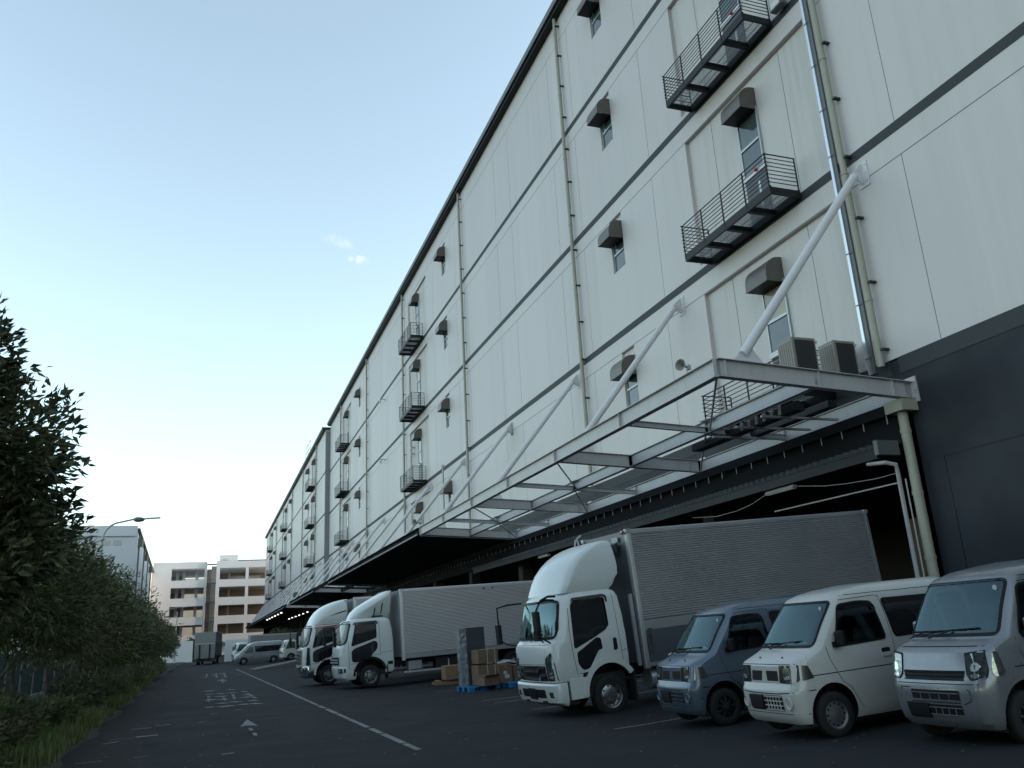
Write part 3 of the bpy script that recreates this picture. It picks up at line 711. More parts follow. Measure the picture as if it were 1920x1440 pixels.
        ac=[amin+(amax-amin)*k/max(1,int((amax-amin)/st)) for k in range(1,max(1,int((amax-amin)/st)))]
        if where in('front','rear') and amax>0: 
            for k in range(1,6): 
                for sg in(-1,1):
                    q=s.at((zmin+zmax)/2); v=sg*(q[3]-q[4]*(1-k/6)); 
                    if amin<v<amax: ac.append(v)
        if where in('side','sidefar'):
            q=s.at((zmin+zmax)/2)
            for k in range(1,7):
                v=q[1]+q[6]+q[4]*k/7
                if amin<v<amax: ac.append(v)
        for z in zc: bmesh.ops.bisect_plane(bm,geom=bm.verts[:]+bm.edges[:]+bm.faces[:],plane_co=(0,z,0),plane_no=(0,1,0),dist=1e-5)
        for a in ac: bmesh.ops.bisect_plane(bm,geom=bm.verts[:]+bm.edges[:]+bm.faces[:],plane_co=(a,0,0),plane_no=(1,0,0),dist=1e-5)
        bm.verts.index_update(); vv=[(v.co.x,v.co.y) for v in bm.verts]; ff=[tuple(v.index for v in f.verts) for f in bm.faces]
        be=[tuple(v.index for v in e.verts) for e in bm.edges if len(e.link_faces)==1]
        bm.free()
        def P(a,z,dd):
            if where=='side': return (a,-(s.side(a,z)+dd),z)
            if where=='sidefar': return (a,s.side(a,z)+dd,z)
            if where=='front': return (s.front(a,z)-dd,a,z)
            return (s.rear(a,z)+dd,a,z)
        top=[P(a,z,d) for a,z in vv]; bot=[P(a,z,-inner) for a,z in vv]; n=len(vv)
        b=MB(); b.add(top,ff if where in('side','rear') else [f[::-1] for f in ff],0,smooth_)
        b2=MB(); b.add([top[i] for e in be for i in e]+[bot[i] for e in be for i in e],[(2*k,2*k+1,2*len(be)+2*k+1,2*len(be)+2*k) for k in range(len(be))],0,False)
        o=b.build(name,m,parent,sharp=30)
        bm=bmesh.new(); bm.from_mesh(o.data); bmesh.ops.remove_doubles(bm,verts=bm.verts[:],dist=1e-5); bmesh.ops.recalc_face_normals(bm,faces=bm.faces[:])
        # make the outward side face out
        c=sum((Vector(t) for t in top),Vector())/n; ref=Vector(P(*vv[0],1))-Vector(P(*vv[0],0))
        big=max(bm.faces,key=lambda f:f.calc_area() if abs(f.normal.dot(ref.normalized()))>.5 else 0)
        if big.normal.dot(ref)<0: bmesh.ops.reverse_faces(bm,faces=bm.faces[:])
        bm.to_mesh(o.data); bm.free(); o.data.set_sharp_from_angle(angle=R(30))
        return o
def roundpoly(poly,r):
    out=[];n=len(poly)
    for i in range(n):
        p=Vector(poly[i]);a=Vector(poly[i-1])-p;c=Vector(poly[(i+1)%n])-p
        rr_=min(r,a.length*.45,c.length*.45); a.normalize();c.normalize()
        for k in range(4):
            t=k/3; q=(p+a*rr_)*(1-t)**2+p*2*t*(1-t)+(p+c*rr_)*t*t; out.append((q.x,q.y))
    return out
def grow(poly,g):
    cx=sum(p[0] for p in poly)/len(poly); cz=sum(p[1] for p in poly)/len(poly); n=len(poly); out=[]
    ar=sum(poly[i][0]*poly[(i+1)%n][1]-poly[(i+1)%n][0]*poly[i][1] for i in range(n)); sg=1 if ar>0 else -1
    for i in range(n):
        p=Vector(poly[i]);a=(p-Vector(poly[i-1])).normalized();b=(Vector(poly[(i+1)%n])-p).normalized()
        n1=Vector((a.y,-a.x))*sg;n2=Vector((b.y,-b.x))*sg; m_=(n1+n2); m_=m_.normalized()*g/max(.4,math.cos(m_.angle(n1))) if m_.length>1e-6 else n1*g
        out.append((p.x+m_.x,p.y+m_.y))
    return out
def glazed(S,parent,poly,where,gm='side',r=.05,border=.025,name='window',bm_='plast',d=.004):
    f=S.patch(name,bm_,parent,grow(poly,border),where,d,.02,r+.02)
    S.patch('pane',gm,f,poly,where,d+.006,.004,r); return f
def line(S,name,parent,pts,where,w=.008,m='plast',d=.0025):
    """thin panel gap following a polyline on the body"""
    b=MB()
    for (a,z),(c,e) in zip(pts[:-1],pts[1:]):
        L=math.hypot(c-a,e-z); k=max(1,int(L/.08)); nx,nz=-(e-z)/L*w/2,(c-a)/L*w/2; vs=[]
        for i in range(k+1):
            t=i/k; x=a+(c-a)*t; zz=z+(e-z)*t
            for sg in(-1,1):
                X,Z=x+nx*sg,zz+nz*sg
                vs.append({'side':lambda:(X,-(S.side(X,Z)+d),Z),'front':lambda:(S.front(X,Z)-d,X,Z),'sidefar':lambda:(X,S.side(X,Z)+d,Z)}[where]())
        b.add(vs,[(2*i,2*i+1,2*i+3,2*i+2) for i in range(k)])
    return b
def wheel(parent,x,y,r,w,kind,side=-1):
    """side -1: outer face toward -y"""
    s=side
    o=MB(); hw=w/2
    o.lathe([(r*.62,s*hw*.9),(r*.72,s*hw),(r*.93,s*hw*.96),(r,s*hw*.72),(r,-s*hw*.72),(r*.93,-s*hw*.96),(r*.6,-s*hw*.9)],(0,0,0),'y',36)
    for k in range(36):
        pass
    t=o.build('wheel','tyre',parent,(x,y,r),sharp=50)
    q=MB()
    if kind=='steel':   # pressed steel wheel with holes and a dished centre
        q.lathe([(r*.64,s*hw*.93),(r*.60,s*hw*.80),(r*.55,s*hw*.55),(r*.40,s*hw*.70),(r*.30,s*hw*.72),(r*.2,s*hw*.9),(0,s*hw*.92)],(0,0,0),'y',32)
        for k in range(12):
            a=2*math.pi*k/12; c=(r*.475*math.cos(a),s*hw*.70,r*.475*math.sin(a)); q.lathe([(r*.055,0),(0,s*.001)],c,'y',8,1)
    elif kind=='alloy': 
        q.lathe([(r*.66,s*hw*.93),(r*.61,s*hw*.85),(r*.58,s*hw*.1),(0,s*hw*.1)],(0,0,0),'y',32,1); q.lathe([(r*.66,s*hw*.93),(r*.60,s*hw*.9)],(0,0,0),'y',32)
        for k in range(9):
            a=2*math.pi*k/9+.1; ca,sa=math.cos(a),math.sin(a); q.obox((r*.34*ca,s*hw*.72,r*.34*sa),(r*.28*ca,s*.02*-1,r*.28*sa),(-sa*r*.035,0,ca*r*.035),(0,.014,0))
        q.lathe([(r*.13,s*hw*.6),(r*.12,s*hw*.92),(0,s*hw*.94)],(0,0,0),'y',16)
    else:  # truck rims
        big=kind=='truckc'
        q.lathe([(r*.62,s*hw*.95),(r*.585,s*hw*.90),(r*.565,s*hw*.35 if big else s*hw*.2),(r*.36,s*hw*.62 if big else s*hw*.30),(r*.31,s*hw*.66),(r*.30,s*hw*.95),(r*.16,s*hw*1.05),(0,s*hw*1.05)],(0,0,0),'y',36)
        for k in range(8 if big else 6):
            a=2*math.pi*k/(8 if big else 6)+.2; c=(r*.465*math.cos(a),s*hw*.58,r*.465*math.sin(a)); q.lathe([(r*(.05 if big else .075),0),(0,s*.001)],c,'y',10,1)
        for k in range(8):
            a=2*math.pi*k/8; c=(r*.27*math.cos(a),s*hw*.95,r*.27*math.sin(a)); q.lathe([(r*.028,0),(r*.028,s*.03),(0,s*.03)],c,'y',6)
    q.build('rim',{'steel':['rim','plast'],'alloy':['rimd','plast'],'truckc':['rimc','plast'],'truck':['rim','plast']}[kind],t,sharp=35)
    return t
def seal(S,name,parent,poly,where,w):
    g=MB(); q=roundpoly(poly,.055); q=q+[q[0]]
    for a,c in zip(q[:-1],q[1:]):
        if abs(a[0]-c[0])+abs(a[1]-c[1])<1e-5: continue
        l=line(S,'x',parent,[a,c],where,w,d=.0075); g.add(l.v,l.f)
    return g.build(name,'plast',parent)
def wiper(parent,S,y0,z0,y1,z1,y2,z2):
    b=MB(); P=lambda y,z,d:(S.front(y,z)-d,y,z)
    b.tube([P(y0,z0,.03),P((y0+y1)/2,(z0+z1)/2,.045),P(y1,z1,.03)],.009,5)
    b.tube([P(y2-(y1-y2)*.0,z2,.02),P((y1+y2)/2,(z1+z2)/2,.018),P(2*y1-y2,2*z1-z2,.02)],.008,5)
    return b.build('wiper','plast',parent)
def mirror_box(parent,c,ax,hx=.05,hy=.03,hz=.1,m='plast'):
    b=MB(); b.obox(c,Vector((1,0,0))*hx,Vector((0,1,0))*hy,Vector((0,0,1))*hz); return b.build('mirror',m,parent,bevel=.015)
def place(T,x,y,z,h,pitch,s=1.,roll=0.):
    """x,y,z = front end at ground; h = angle of the rearward axis from +x toward +y; pitch up rearward (degrees)"""
    T.location=(x,y,z); T.rotation_mode='XYZ'; T.rotation_euler=(R(roll),R(-pitch),R(h)); T.scale=(s,s,s)
def front_box_grid(S,parent,y0,y1,z0,z1,nz,ny,m,d=.012,t=.014):
    b=MB()
    for k in range(nz+1):
        z=z0+(z1-z0)*k/nz; n=8
        for i in range(n):
            a=y0+(y1-y0)*i/n; c=y0+(y1-y0)*(i+1)/n
            xa,xc=S.front(a,z),S.front(c,z); b.add([(xa-d,a,z-t/2),(xc-d,c,z-t/2),(xc-d,c,z+t/2),(xa-d,a,z+t/2),(xa+.01,a,z-t/2),(xc+.01,c,z-t/2),(xc+.01,c,z+t/2),(xa+.01,a,z+t/2)],[(0,3,2,1),(3,7,6,2),(0,1,5,4)])
    for k in range(1,ny):
        y=y0+(y1-y0)*k/ny; x=S.front(y,(z0+z1)/2); b.box(x-d+.002,x+.01,y-t*.4,y+t*.4,z0,z1)
    return b.build('grille_bar',m,parent)
# ---------------------------------------------------------------- kei van
def kei_van(label,pm,kind='a',wheels='steel',mirror_m='plast',group=None):
    T=thing('van',label,'van',group=group)
    if kind=='a':
        Lv=[(.20,.10,3.36,.66,.14,.06,.02),(.26,.04,3.38,.69,.15,.08,.03),(.33,.02,3.39,.705,.16,.1,.035),(.52,.00,3.39,.725,.17,.1,.04),(.62,.005,3.39,.735,.17,.1,.04),(.66,.03,3.39,.737,.17,.1,.04),(.92,.06,3.39,.735,.17,.1,.04),(.96,.09,3.39,.73,.17,.1,.045),(1.06,.34,3.38,.72,.15,.1,.05),(1.10,.40,3.38,.715,.14,.1,.055),(1.40,.63,3.36,.685,.14,.1,.06),(1.66,.83,3.33,.635,.14,.12,.07),(1.72,.90,3.31,.615,.15,.14,.07),(1.78,1.05,3.27,.575,.2,.16,.08),(1.825,1.3,3.2,.50,.22,.18,.08),(1.86,1.7,3.05,.36,.2,.18,.05)]
    else:
        Lv=[(.20,.12,3.36,.655,.14,.06,.03),(.27,.04,3.38,.69,.15,.08,.04),(.36,.01,3.39,.705,.16,.1,.05),(.55,.00,3.39,.725,.17,.1,.05),(.66,.01,3.39,.735,.17,.1,.05),(.72,.04,3.39,.737,.16,.1,.05),(.98,.10,3.39,.735,.16,.1,.05),(1.03,.16,3.39,.73,.16,.1,.05),(1.09,.36,3.38,.72,.15,.1,.055),(1.12,.41,3.38,.715,.14,.1,.06),(1.42,.60,3.36,.685,.14,.1,.06),(1.70,.78,3.33,.635,.14,.12,.07),(1.76,.86,3.31,.615,.15,.14,.07),(1.82,1.05,3.27,.575,.2,.16,.08),(1.86,1.3,3.2,.50,.22,.18,.08),(1.90,1.7,3.05,.36,.2,.18,.05)]
    S=Shape(Lv); wx=.60; wr=.275
    z0,z1=(1.115,1.655) if kind=='a' else (1.135,1.695)
    sw=[(.78,1.10),(1.62,1.13),(1.54,1.60),(1.30,1.62),(.98,1.60)] if kind=='a' else [(.72,1.12),(1.62,1.15),(1.56,1.64),(1.28,1.66),(.92,1.62)]
    rw=[(1.80,1.14),(2.66,1.16),(2.60,1.61),(1.74,1.62)] if kind=='a' else [(1.80,1.16),(2.66,1.18),(2.60,1.65),(1.74,1.66)]
    wp=[(-.625,z0+.025),(.625,z0+.025),(.57,z1-.005),(-.57,z1-.005)]
    S.body('body',pm,T,arches=[(wx,.30,.365,.42),(wx+2.35,.30,.345,.42)],cuts=[(wp,'front',1.2),(sw,'side',0)],cavity=(.72,3.1,.72,z1+.02,.63,.545,.38))
    cabin(T,.7,3.1,.60,.62,z1,.74,1.10,1.42)
    for (px_,py_,sz) in ((.66,.25,.10),(.70,-.05,.07),(.68,.42,.06)):
        b=MB(); b.obox((px_,py_,1.125),(sz*.6,0,.03),(0,sz,0.01),(0,0,.003)); b.build('dash_paper','paper',T)
    q=MB(); q.box(.55,3.2,-.50,.50,.19,.5); q.box(.3,3.3,-.6,.6,.16,.24); q.build('underbody','chassis',T)
    for xx in (wx,wx+2.35):
        for s in (-1,1): wheel(T,xx,s*.645,wr,.15,wheels,s)
    zc=.0
    # windscreen
    z0,z1=(1.115,1.655) if kind=='a' else (1.135,1.695)
    f=S.patch('windscreen','cwind',T,[(-.64,z0+.01),(.64,z0+.01),(.585,z1+.01),(-.585,z1+.01)],'front',.004,.01,.05)
    seal(S,'windscreen_seal',T,[(-.64,z0+.01),(.64,z0+.01),(.585,z1+.01),(-.585,z1+.01)],'front',.030)
    q=MB(); y=-.50; z=z1-.075; x=S.front(y,z)-.013; q.lathe([(.030,0),(.030,-.003),(0,-.003)],(x,y,z),'x',16); q.build('sticker','white',f)
    wiper(T,S,.28,z0-.02,-.05,z0+.06,-.42,z0+.075); wiper(T,S,.60,z0-.02,.36,z0+.05,.1,z0+.055)
    # side windows
    sw=[(.78,1.10),(1.62,1.13),(1.54,1.60),(1.30,1.62),(.98,1.60)] if kind=='a' else [(.72,1.12),(1.62,1.15),(1.56,1.64),(1.28,1.66),(.92,1.62)]
    rw=[(1.80,1.14),(2.66,1.16),(2.60,1.61),(1.74,1.62)] if kind=='a' else [(1.80,1.16),(2.66,1.18),(2.60,1.65),(1.74,1.66)]
    tw=[(2.80,1.17),(3.20,1.19),(3.12,1.60),(2.74,1.61)]
    for wh in ('side','sidefar'):
        S.patch('window','cside',T,grow(sw,.012),wh,.004,.01,.05); seal(S,'window_seal',T,grow(sw,.01),wh,.028)
        for p in (rw,tw): glazed(S,T,p,wh,'side',.05)
    # visor
    v=S.patch('visor','side',T,[(.99,1.575),(1.50,1.60),(1.56,1.57),(1.58,1.50),(1.52,1.50),(1.48,1.555),(1.05,1.535)],'side',.03,.01,.02)
    # panel gaps
    g=line(S,'panel_gap',T,[(.62,1.10),(.64,.95),(.78,.66),(.90,.58),(1.06,.30)],'side'); 
    for pts in ([(1.70,1.70),(1.74,1.10),(1.66,.30)],[(.95,1.67),(1.64,1.69),(1.70,1.66)],[(2.72,1.70),(2.78,1.1),(2.78,.75)],[(1.7,.76),(2.9,.78)],[(1.0,1.73),(3.2,1.73)]): 
        l=line(S,'x',T,pts,'side'); g.add(l.v,l.f)
    g.build('panel_gap','plast',T)
    g=line(S,'x',T,[(.30,.775),(1.68,.785)] if kind=='a' else [(.5,.80),(1.68,.82)],'side',.012,d=.001)
    l=line(S,'x',T,[(1.72,.787),(3.3,.80)],'side',.012,d=.001); g.add(l.v,l.f); g.build('crease','plast' ,T)
    g=line(S,'x',T,[(.42,1.075),(.30,1.0),(.20,.95)] ,'side',.007); g.build('bonnet_gap','plast',T)
    # handle
    b=MB()
    for hx in (1.50,1.88): 
        f2=S.patch('door_handle','plast',T,[(hx,1.0),(hx+.15,1.005),(hx+.14,.93),(hx+.01,.925)],'side',.004,.01,.03); S.patch('grip',pm,f2,[(hx+.0,.945),(hx+.15,.95),(hx+.15,.90),(hx,.895)],'side',.02,.01,.02)
    # lamps and grille
    if kind=='a':
        zt_,zb_=.925,.70
        for s in (-1,1):
            p=[(s*.36,zb_+.005),(s*.36,zt_),(s*.695,zt_),(s*.70,zb_+.03),(s*.66,zb_+.015),(s*.60,zb_)]
            f=S.patch('headlight','lampd',T,p,'front',.006,.03,.015)
            S.patch('lens','lampg',f,[(s*.45,zb_+.035),(s*.455,zt_-.03),(s*.58,zt_-.03),(s*.60,zb_+.035)],'front',.011,.004,.03)
            S.patch('reflector','lampw',f,[(s*.475,zb_+.05),(s*.49,zb_+.085),(s*.575,zb_+.10),(s*.585,zb_+.055)],'front',.014,.004,.01)
            if s<0: S.patch('corner_lens','lampd',f,[(.165,zb_+.03),(.185,zt_-.005),(.27,zt_-.02),(.34,zb_+.05)],'side',.006,.02,.01)
            # grille openings
            S.patch('grille','plast',T,[(s*.07,zb_+.03),(s*.045,zt_-.07),(s*.32,zt_-.07),(s*.33,zb_+.03)],'front',.004,.01,.01)
        f=S.patch('grille_surround',pm,T,[(-.35,zb_+.0),(.35,zb_+.0),(.345,zt_-.015),(-.345,zt_-.015)],'front',.002,.01,.01)
        S.patch('lower_grille','plast',T,[(-.40,.36),(.40,.36),(.40,.555),(-.40,.555)],'front',.003,.03,.02)
        front_box_grid(S,T,-.40,.02,.375,.54,3,6,pm)
        S.patch('number_plate','plate',T,[(.07,.385),(.40,.385),(.41,.55),(.06,.55)],'front',.018,.02,.01)
        for s in (-1,1):
            q=MB(); 
            for k in range(12): pass
            y=s*.53; z=.455; x=S.front(y,z); q.lathe([(.075,-.004),(.068,-.014),(.06,.0),(0,.002)],(x,y,z),'x',20); q.build('fog_lamp_cover',pm,T)
        g=line(S,'x',T,[(-.72,.60),(-.3,.575),(.3,.575),(.72,.60)],'front',.012); l=line(S,'x',T,[(-.72,.33),(.72,.33)],'front',.008); g.add(l.v,l.f)
        l=line(S,'x',T,[(-.735,.935),(.735,.935)],'front',.008); g.add(l.v,l.f); l=line(S,'x',T,[(.12,.60),(.34,.605)],'side',.012); g.add(l.v,l.f); g.build('bumper_gap','plast',T)
        for y in (-.28,.28):
            q=MB(); z=1.0; q.lathe([(0,.02),(.012,.015),(.014,0)],(S.front(y,z),y,z),'z',8); q.build('washer_jet','plast',T)
    else:
        for s in (-1,1):
            p=[(s*.52,.70),(s*.47,.76),(s*.46,.98),(s*.68,1.005),(s*.70,.80),(s*.69,.72)]
            f=S.patch('headlight','plast',T,p,'front',.005,.03,.02)
            S.patch('lens','lampg',f,[(s*.525,.715),(s*.48,.77),(s*.475,.965),(s*.675,.99),(s*.695,.80),(s*.685,.735)],'front',.012,.004,.03)
            S.patch('reflector','lampw',f,[(s*.53,.80),(s*.545,.87),(s*.60,.89),(s*.65,.84),(s*.60,.79)],'front',.016,.004,.02)
            S.patch('turn_lamp','lampw',f,[(s*.53,.735),(s*.53,.765),(s*.62,.765),(s*.62,.735)],'front',.016,.004,.01)
            if s<0: S.patch('corner_lens','lampg',f,[(.19,.735),(.18,.80),(.235,.985),(.29,.98),(.35,.77),(.31,.735)],'side',.008,.02,.03)
        S.patch('grille','plast',T,[(-.42,.70),(.42,.70),(.455,.80),(-.455,.80)],'front',.004,.03,.02)
        front_box_grid(S,T,-.435,.435,.708,.795,2,1,'chrome',.014,.012)
        front_box_grid(S,T,-.435,.435,.735,.775,1,8,'plast',.006,.008)
        for (z0_,z1_,a,c) in ((.495,.60,-.36,.33),(.345,.45,-.36,.10)):
            S.patch('lower_grille','plast',T,[(a,z0_),(c,z0_),(c+.01,z1_),(a,z1_)],'front',.004,.03,.015); front_box_grid(S,T,a,c,z0_,z1_-.03,1,5,'psilver',.012,.010)
        S.patch('number_plate','plate',T,[(.10,.30),(.42,.30),(.44,.46),(.10,.46)],'front',.02,.02,.01)
        g=line(S,'x',T,[(-.47,.615),(-.5,.59),(-.5,.50),(-.40,.46)],'front',.01); 
        for pts in ([(.36,.62),(.50,.62),(.53,.50)],[(-.62,.665),(.62,.665)],[(-.71,1.04),(.71,1.04)],[(-.36,.47),(.36,.47)]): l=line(S,'x',T,pts,'front',.009); g.add(l.v,l.f)
        g.build('bumper_gap','plast',T)
    # mirrors
    for s in (-1,1):
        y=s*.80; b=MB(); b.obox((.80,s*.82,1.19),(.045,0,0),(0,.075,0),(0,0,.10)); o=b.build('mirror',mirror_m,T,bevel=.03)
        b=MB(); b.obox((.78,s*.735,1.12),(.05,0,0),(0,.03,0),(0,0,.035)); b.build('mirror_foot','plast',T)
    # hints of the interior behind the near side glass are carried by headrests
    return T
# ---------------------------------------------------------------- box trucks
M['seat']=mat('grey_seat_cloth',(.05,.052,.055),.9)
M['dash']=mat('grey_dashboard',(.07,.075,.075),.7)
M['paper']=mat('white_paper',(.6,.62,.62),.7)
def clearglass(name,tint,refl=.10):
    m=bpy.data.materials.new(name); m.use_nodes=True; nt=m.node_tree;N=nt.nodes;L=nt.links
    tr=N.new('ShaderNodeBsdfTransparent'); tr.inputs[0].default_value=(*tint,1); gl=N.new('ShaderNodeBsdfGlossy'); gl.inputs['Roughness'].default_value=.02; gl.inputs[0].default_value=(.66,.93,1,1)
    lw=N.new('ShaderNodeLayerWeight'); lw.inputs[0].default_value=.5; ad=N.new('ShaderNodeMath'); ad.operation='MULTIPLY_ADD'; ad.inputs[1].default_value=.75; ad.inputs[2].default_value=refl; ad.use_clamp=True
    L.new(lw.outputs['Fresnel'],ad.inputs[0]); mx=N.new('ShaderNodeMixShader'); L.new(ad.outputs[0],mx.inputs[0]); L.new(tr.outputs[0],mx.inputs[1]); L.new(gl.outputs[0],mx.inputs[2]); L.new(mx.outputs[0],N['Material Output'].inputs[0])
    N.remove(N['Principled BSDF']); return m
M['cwind']=clearglass('clear_windscreen',(.62,.85,.84),.035)
M['cside']=clearglass('dark_side_glass',(.42,.44,.44),.02)
def cabin(T,x0,x1,hw,zf,zt_,dashx,dashz,seatx,steer=-1,bench=False):
    b=MB(); b.prism([(dashx-.28,dashz-.14),(dashx-.02,dashz),(dashx+.16,dashz-.03),(dashx+.22,dashz-.12),(dashx+.22,dashz-.35),(dashx-.28,dashz-.35)],'y',-hw,hw); b.build('dashboard','dash',T)
    for s in (-1,1):
        b=MB(); y=s*hw*.52; b.obox((seatx+.12,y,zf+.30),(.05,0,.0),(0,hw*.36,0),(.07,0,.34)); b.obox((seatx+.20,y,zf+.76),(.045,0,0),(0,hw*.19,0),(.02,0,.10)); b.build('seat','seat',T,bevel=.035)
    b=MB(); r=.18; c=Vector((dashx+.36,steer*hw*.52,dashz+.02)); pts=[c+Vector((math.sin(R(28))*r*math.cos(2*math.pi*k/20),r*math.sin(2*math.pi*k/20),math.cos(R(28))*r*math.cos(2*math.pi*k/20)*.8)) for k in range(21)]
    b.tube(pts,.014,6,cap=False); b.tube([c,c+Vector((-.16,0,-.12))],.02,6); b.obox(c,(.01,0,0),(0,r*.9,0),(0,0,.02)); b.build('steering_wheel','plast',T)
def corrugated(parent,name,x0,x1,y,z0,z1,n,amp=.030,side=-1,m='alubox'):
    """horizontal ribs on a vertical wall at constant y"""
    b=MB(); vs=[];k=0
    pitch=(z1-z0)/n; prof=[]
    for i in range(n):
        z=z0+i*pitch
        for t,a in ((.0,0),(.10,0),(.40,.9),(.48,1),(.62,1),(.70,.9)): prof.append((z+t*pitch,a*amp))
    prof.append((z1,0))
    for x in (x0,x1): vs+=[(x,y+side*a,z) for z,a in prof]
    N=len(prof); fs=[(i,i+1,N+i+1,N+i) if side<0 else (i,N+i,N+i+1,i+1) for i in range(N-1)]
    b.add(vs,[f[::-1] for f in fs],0,True); o=b.build(name,m,parent,sharp=25); return o
def truck_box(T,x0,x1,zb,zm,zt_,hw,n,am='alubox'):
    # core
    b=MB(); b.box(x0+.04,x1-.04,-hw+.03,hw-.03,zb,zt_-.03); o=b.build('cargo_box','aluflat',T)
    for s in (-1,1): corrugated(o,'corrugated_side',x0+.10,x1-.10,s*(hw-.025),zm,zt_-.11,n,side=s,m=am)
    b=MB()
    for s in (-1,1):
        pr=[(s*(hw-.10),zt_),(s*(hw-.03),zt_-.008),(s*hw,zt_-.035),(s*(hw+.005),zt_-.11),(s*(hw-.04),zt_-.11)]
        b.prism(pr,'x',x0+.09,x1-.09)
    b.build('top_rail',am,o)
    for s in (-1,1):
        for xx,sg in ((x0,1),(x1,-1)):
            b=MB(); pr=[(xx,s*(hw-.12)),(xx+sg*.015,s*(hw-.02)),(xx+sg*.03,s*(hw-.005)),(xx+sg*.13,s*(hw+.006)),(xx+sg*.13,s*(hw-.05))]
            b.prism(pr,'z',zb-.12,zt_-.09)
            b.obox((xx+sg*.06,s*(hw-.05),zt_-.045),(.075,0,0),(0,.06,0),(0,0,.048))
            b.build('corner_post',am,o,bevel=.012)
    return o
def ladderframe(T,x0,x1,hw,zf,wheels,wr):
    b=MB(); 
    for s in (-1,1): b.box(x0,x1,s*.42-.04,s*.42+.04,zf-.22,zf)
    x=x0+.3
    while x<x1: b.box(x-.05,x+.05,-.42,.42,zf-.2,zf-.02); x+=1.1
    b.build('chassis','chassis',T)
def guard(T,x0,x1,hw,z0,z1,rails=2):
    b=MB()
    for k in range(rails): z=z0+(z1-z0)*k/max(1,rails-1); b.box(x0,x1,-hw-.015,-hw+.015,z-.03,z+.03); b.box(x0,x1,hw-.015,hw+.015,z-.03,z+.03)
    for x in (x0+.25,(x0+x1)/2,x1-.25):
        for s in (-1,1): b.box(x-.02,x+.02,s*(hw-.04)-.015,s*(hw-.04)+.015,z0-.03,z1+.35)
    b.build('side_guard','steel',T)
def arm(parent,pts,r=.018): 
    b=MB(); b.tube(pts,r,8); return b.build('mirror_arm','plast',parent)
def stretch(T,z0,k):
    for o in ALL():
        p=o.parent
        if o.type=='MESH' and p is not None and (p==T or p.parent==T):
            for v in o.data.vertices:
                if v.co.z>z0: v.co.z=z0+(v.co.z-z0)*k
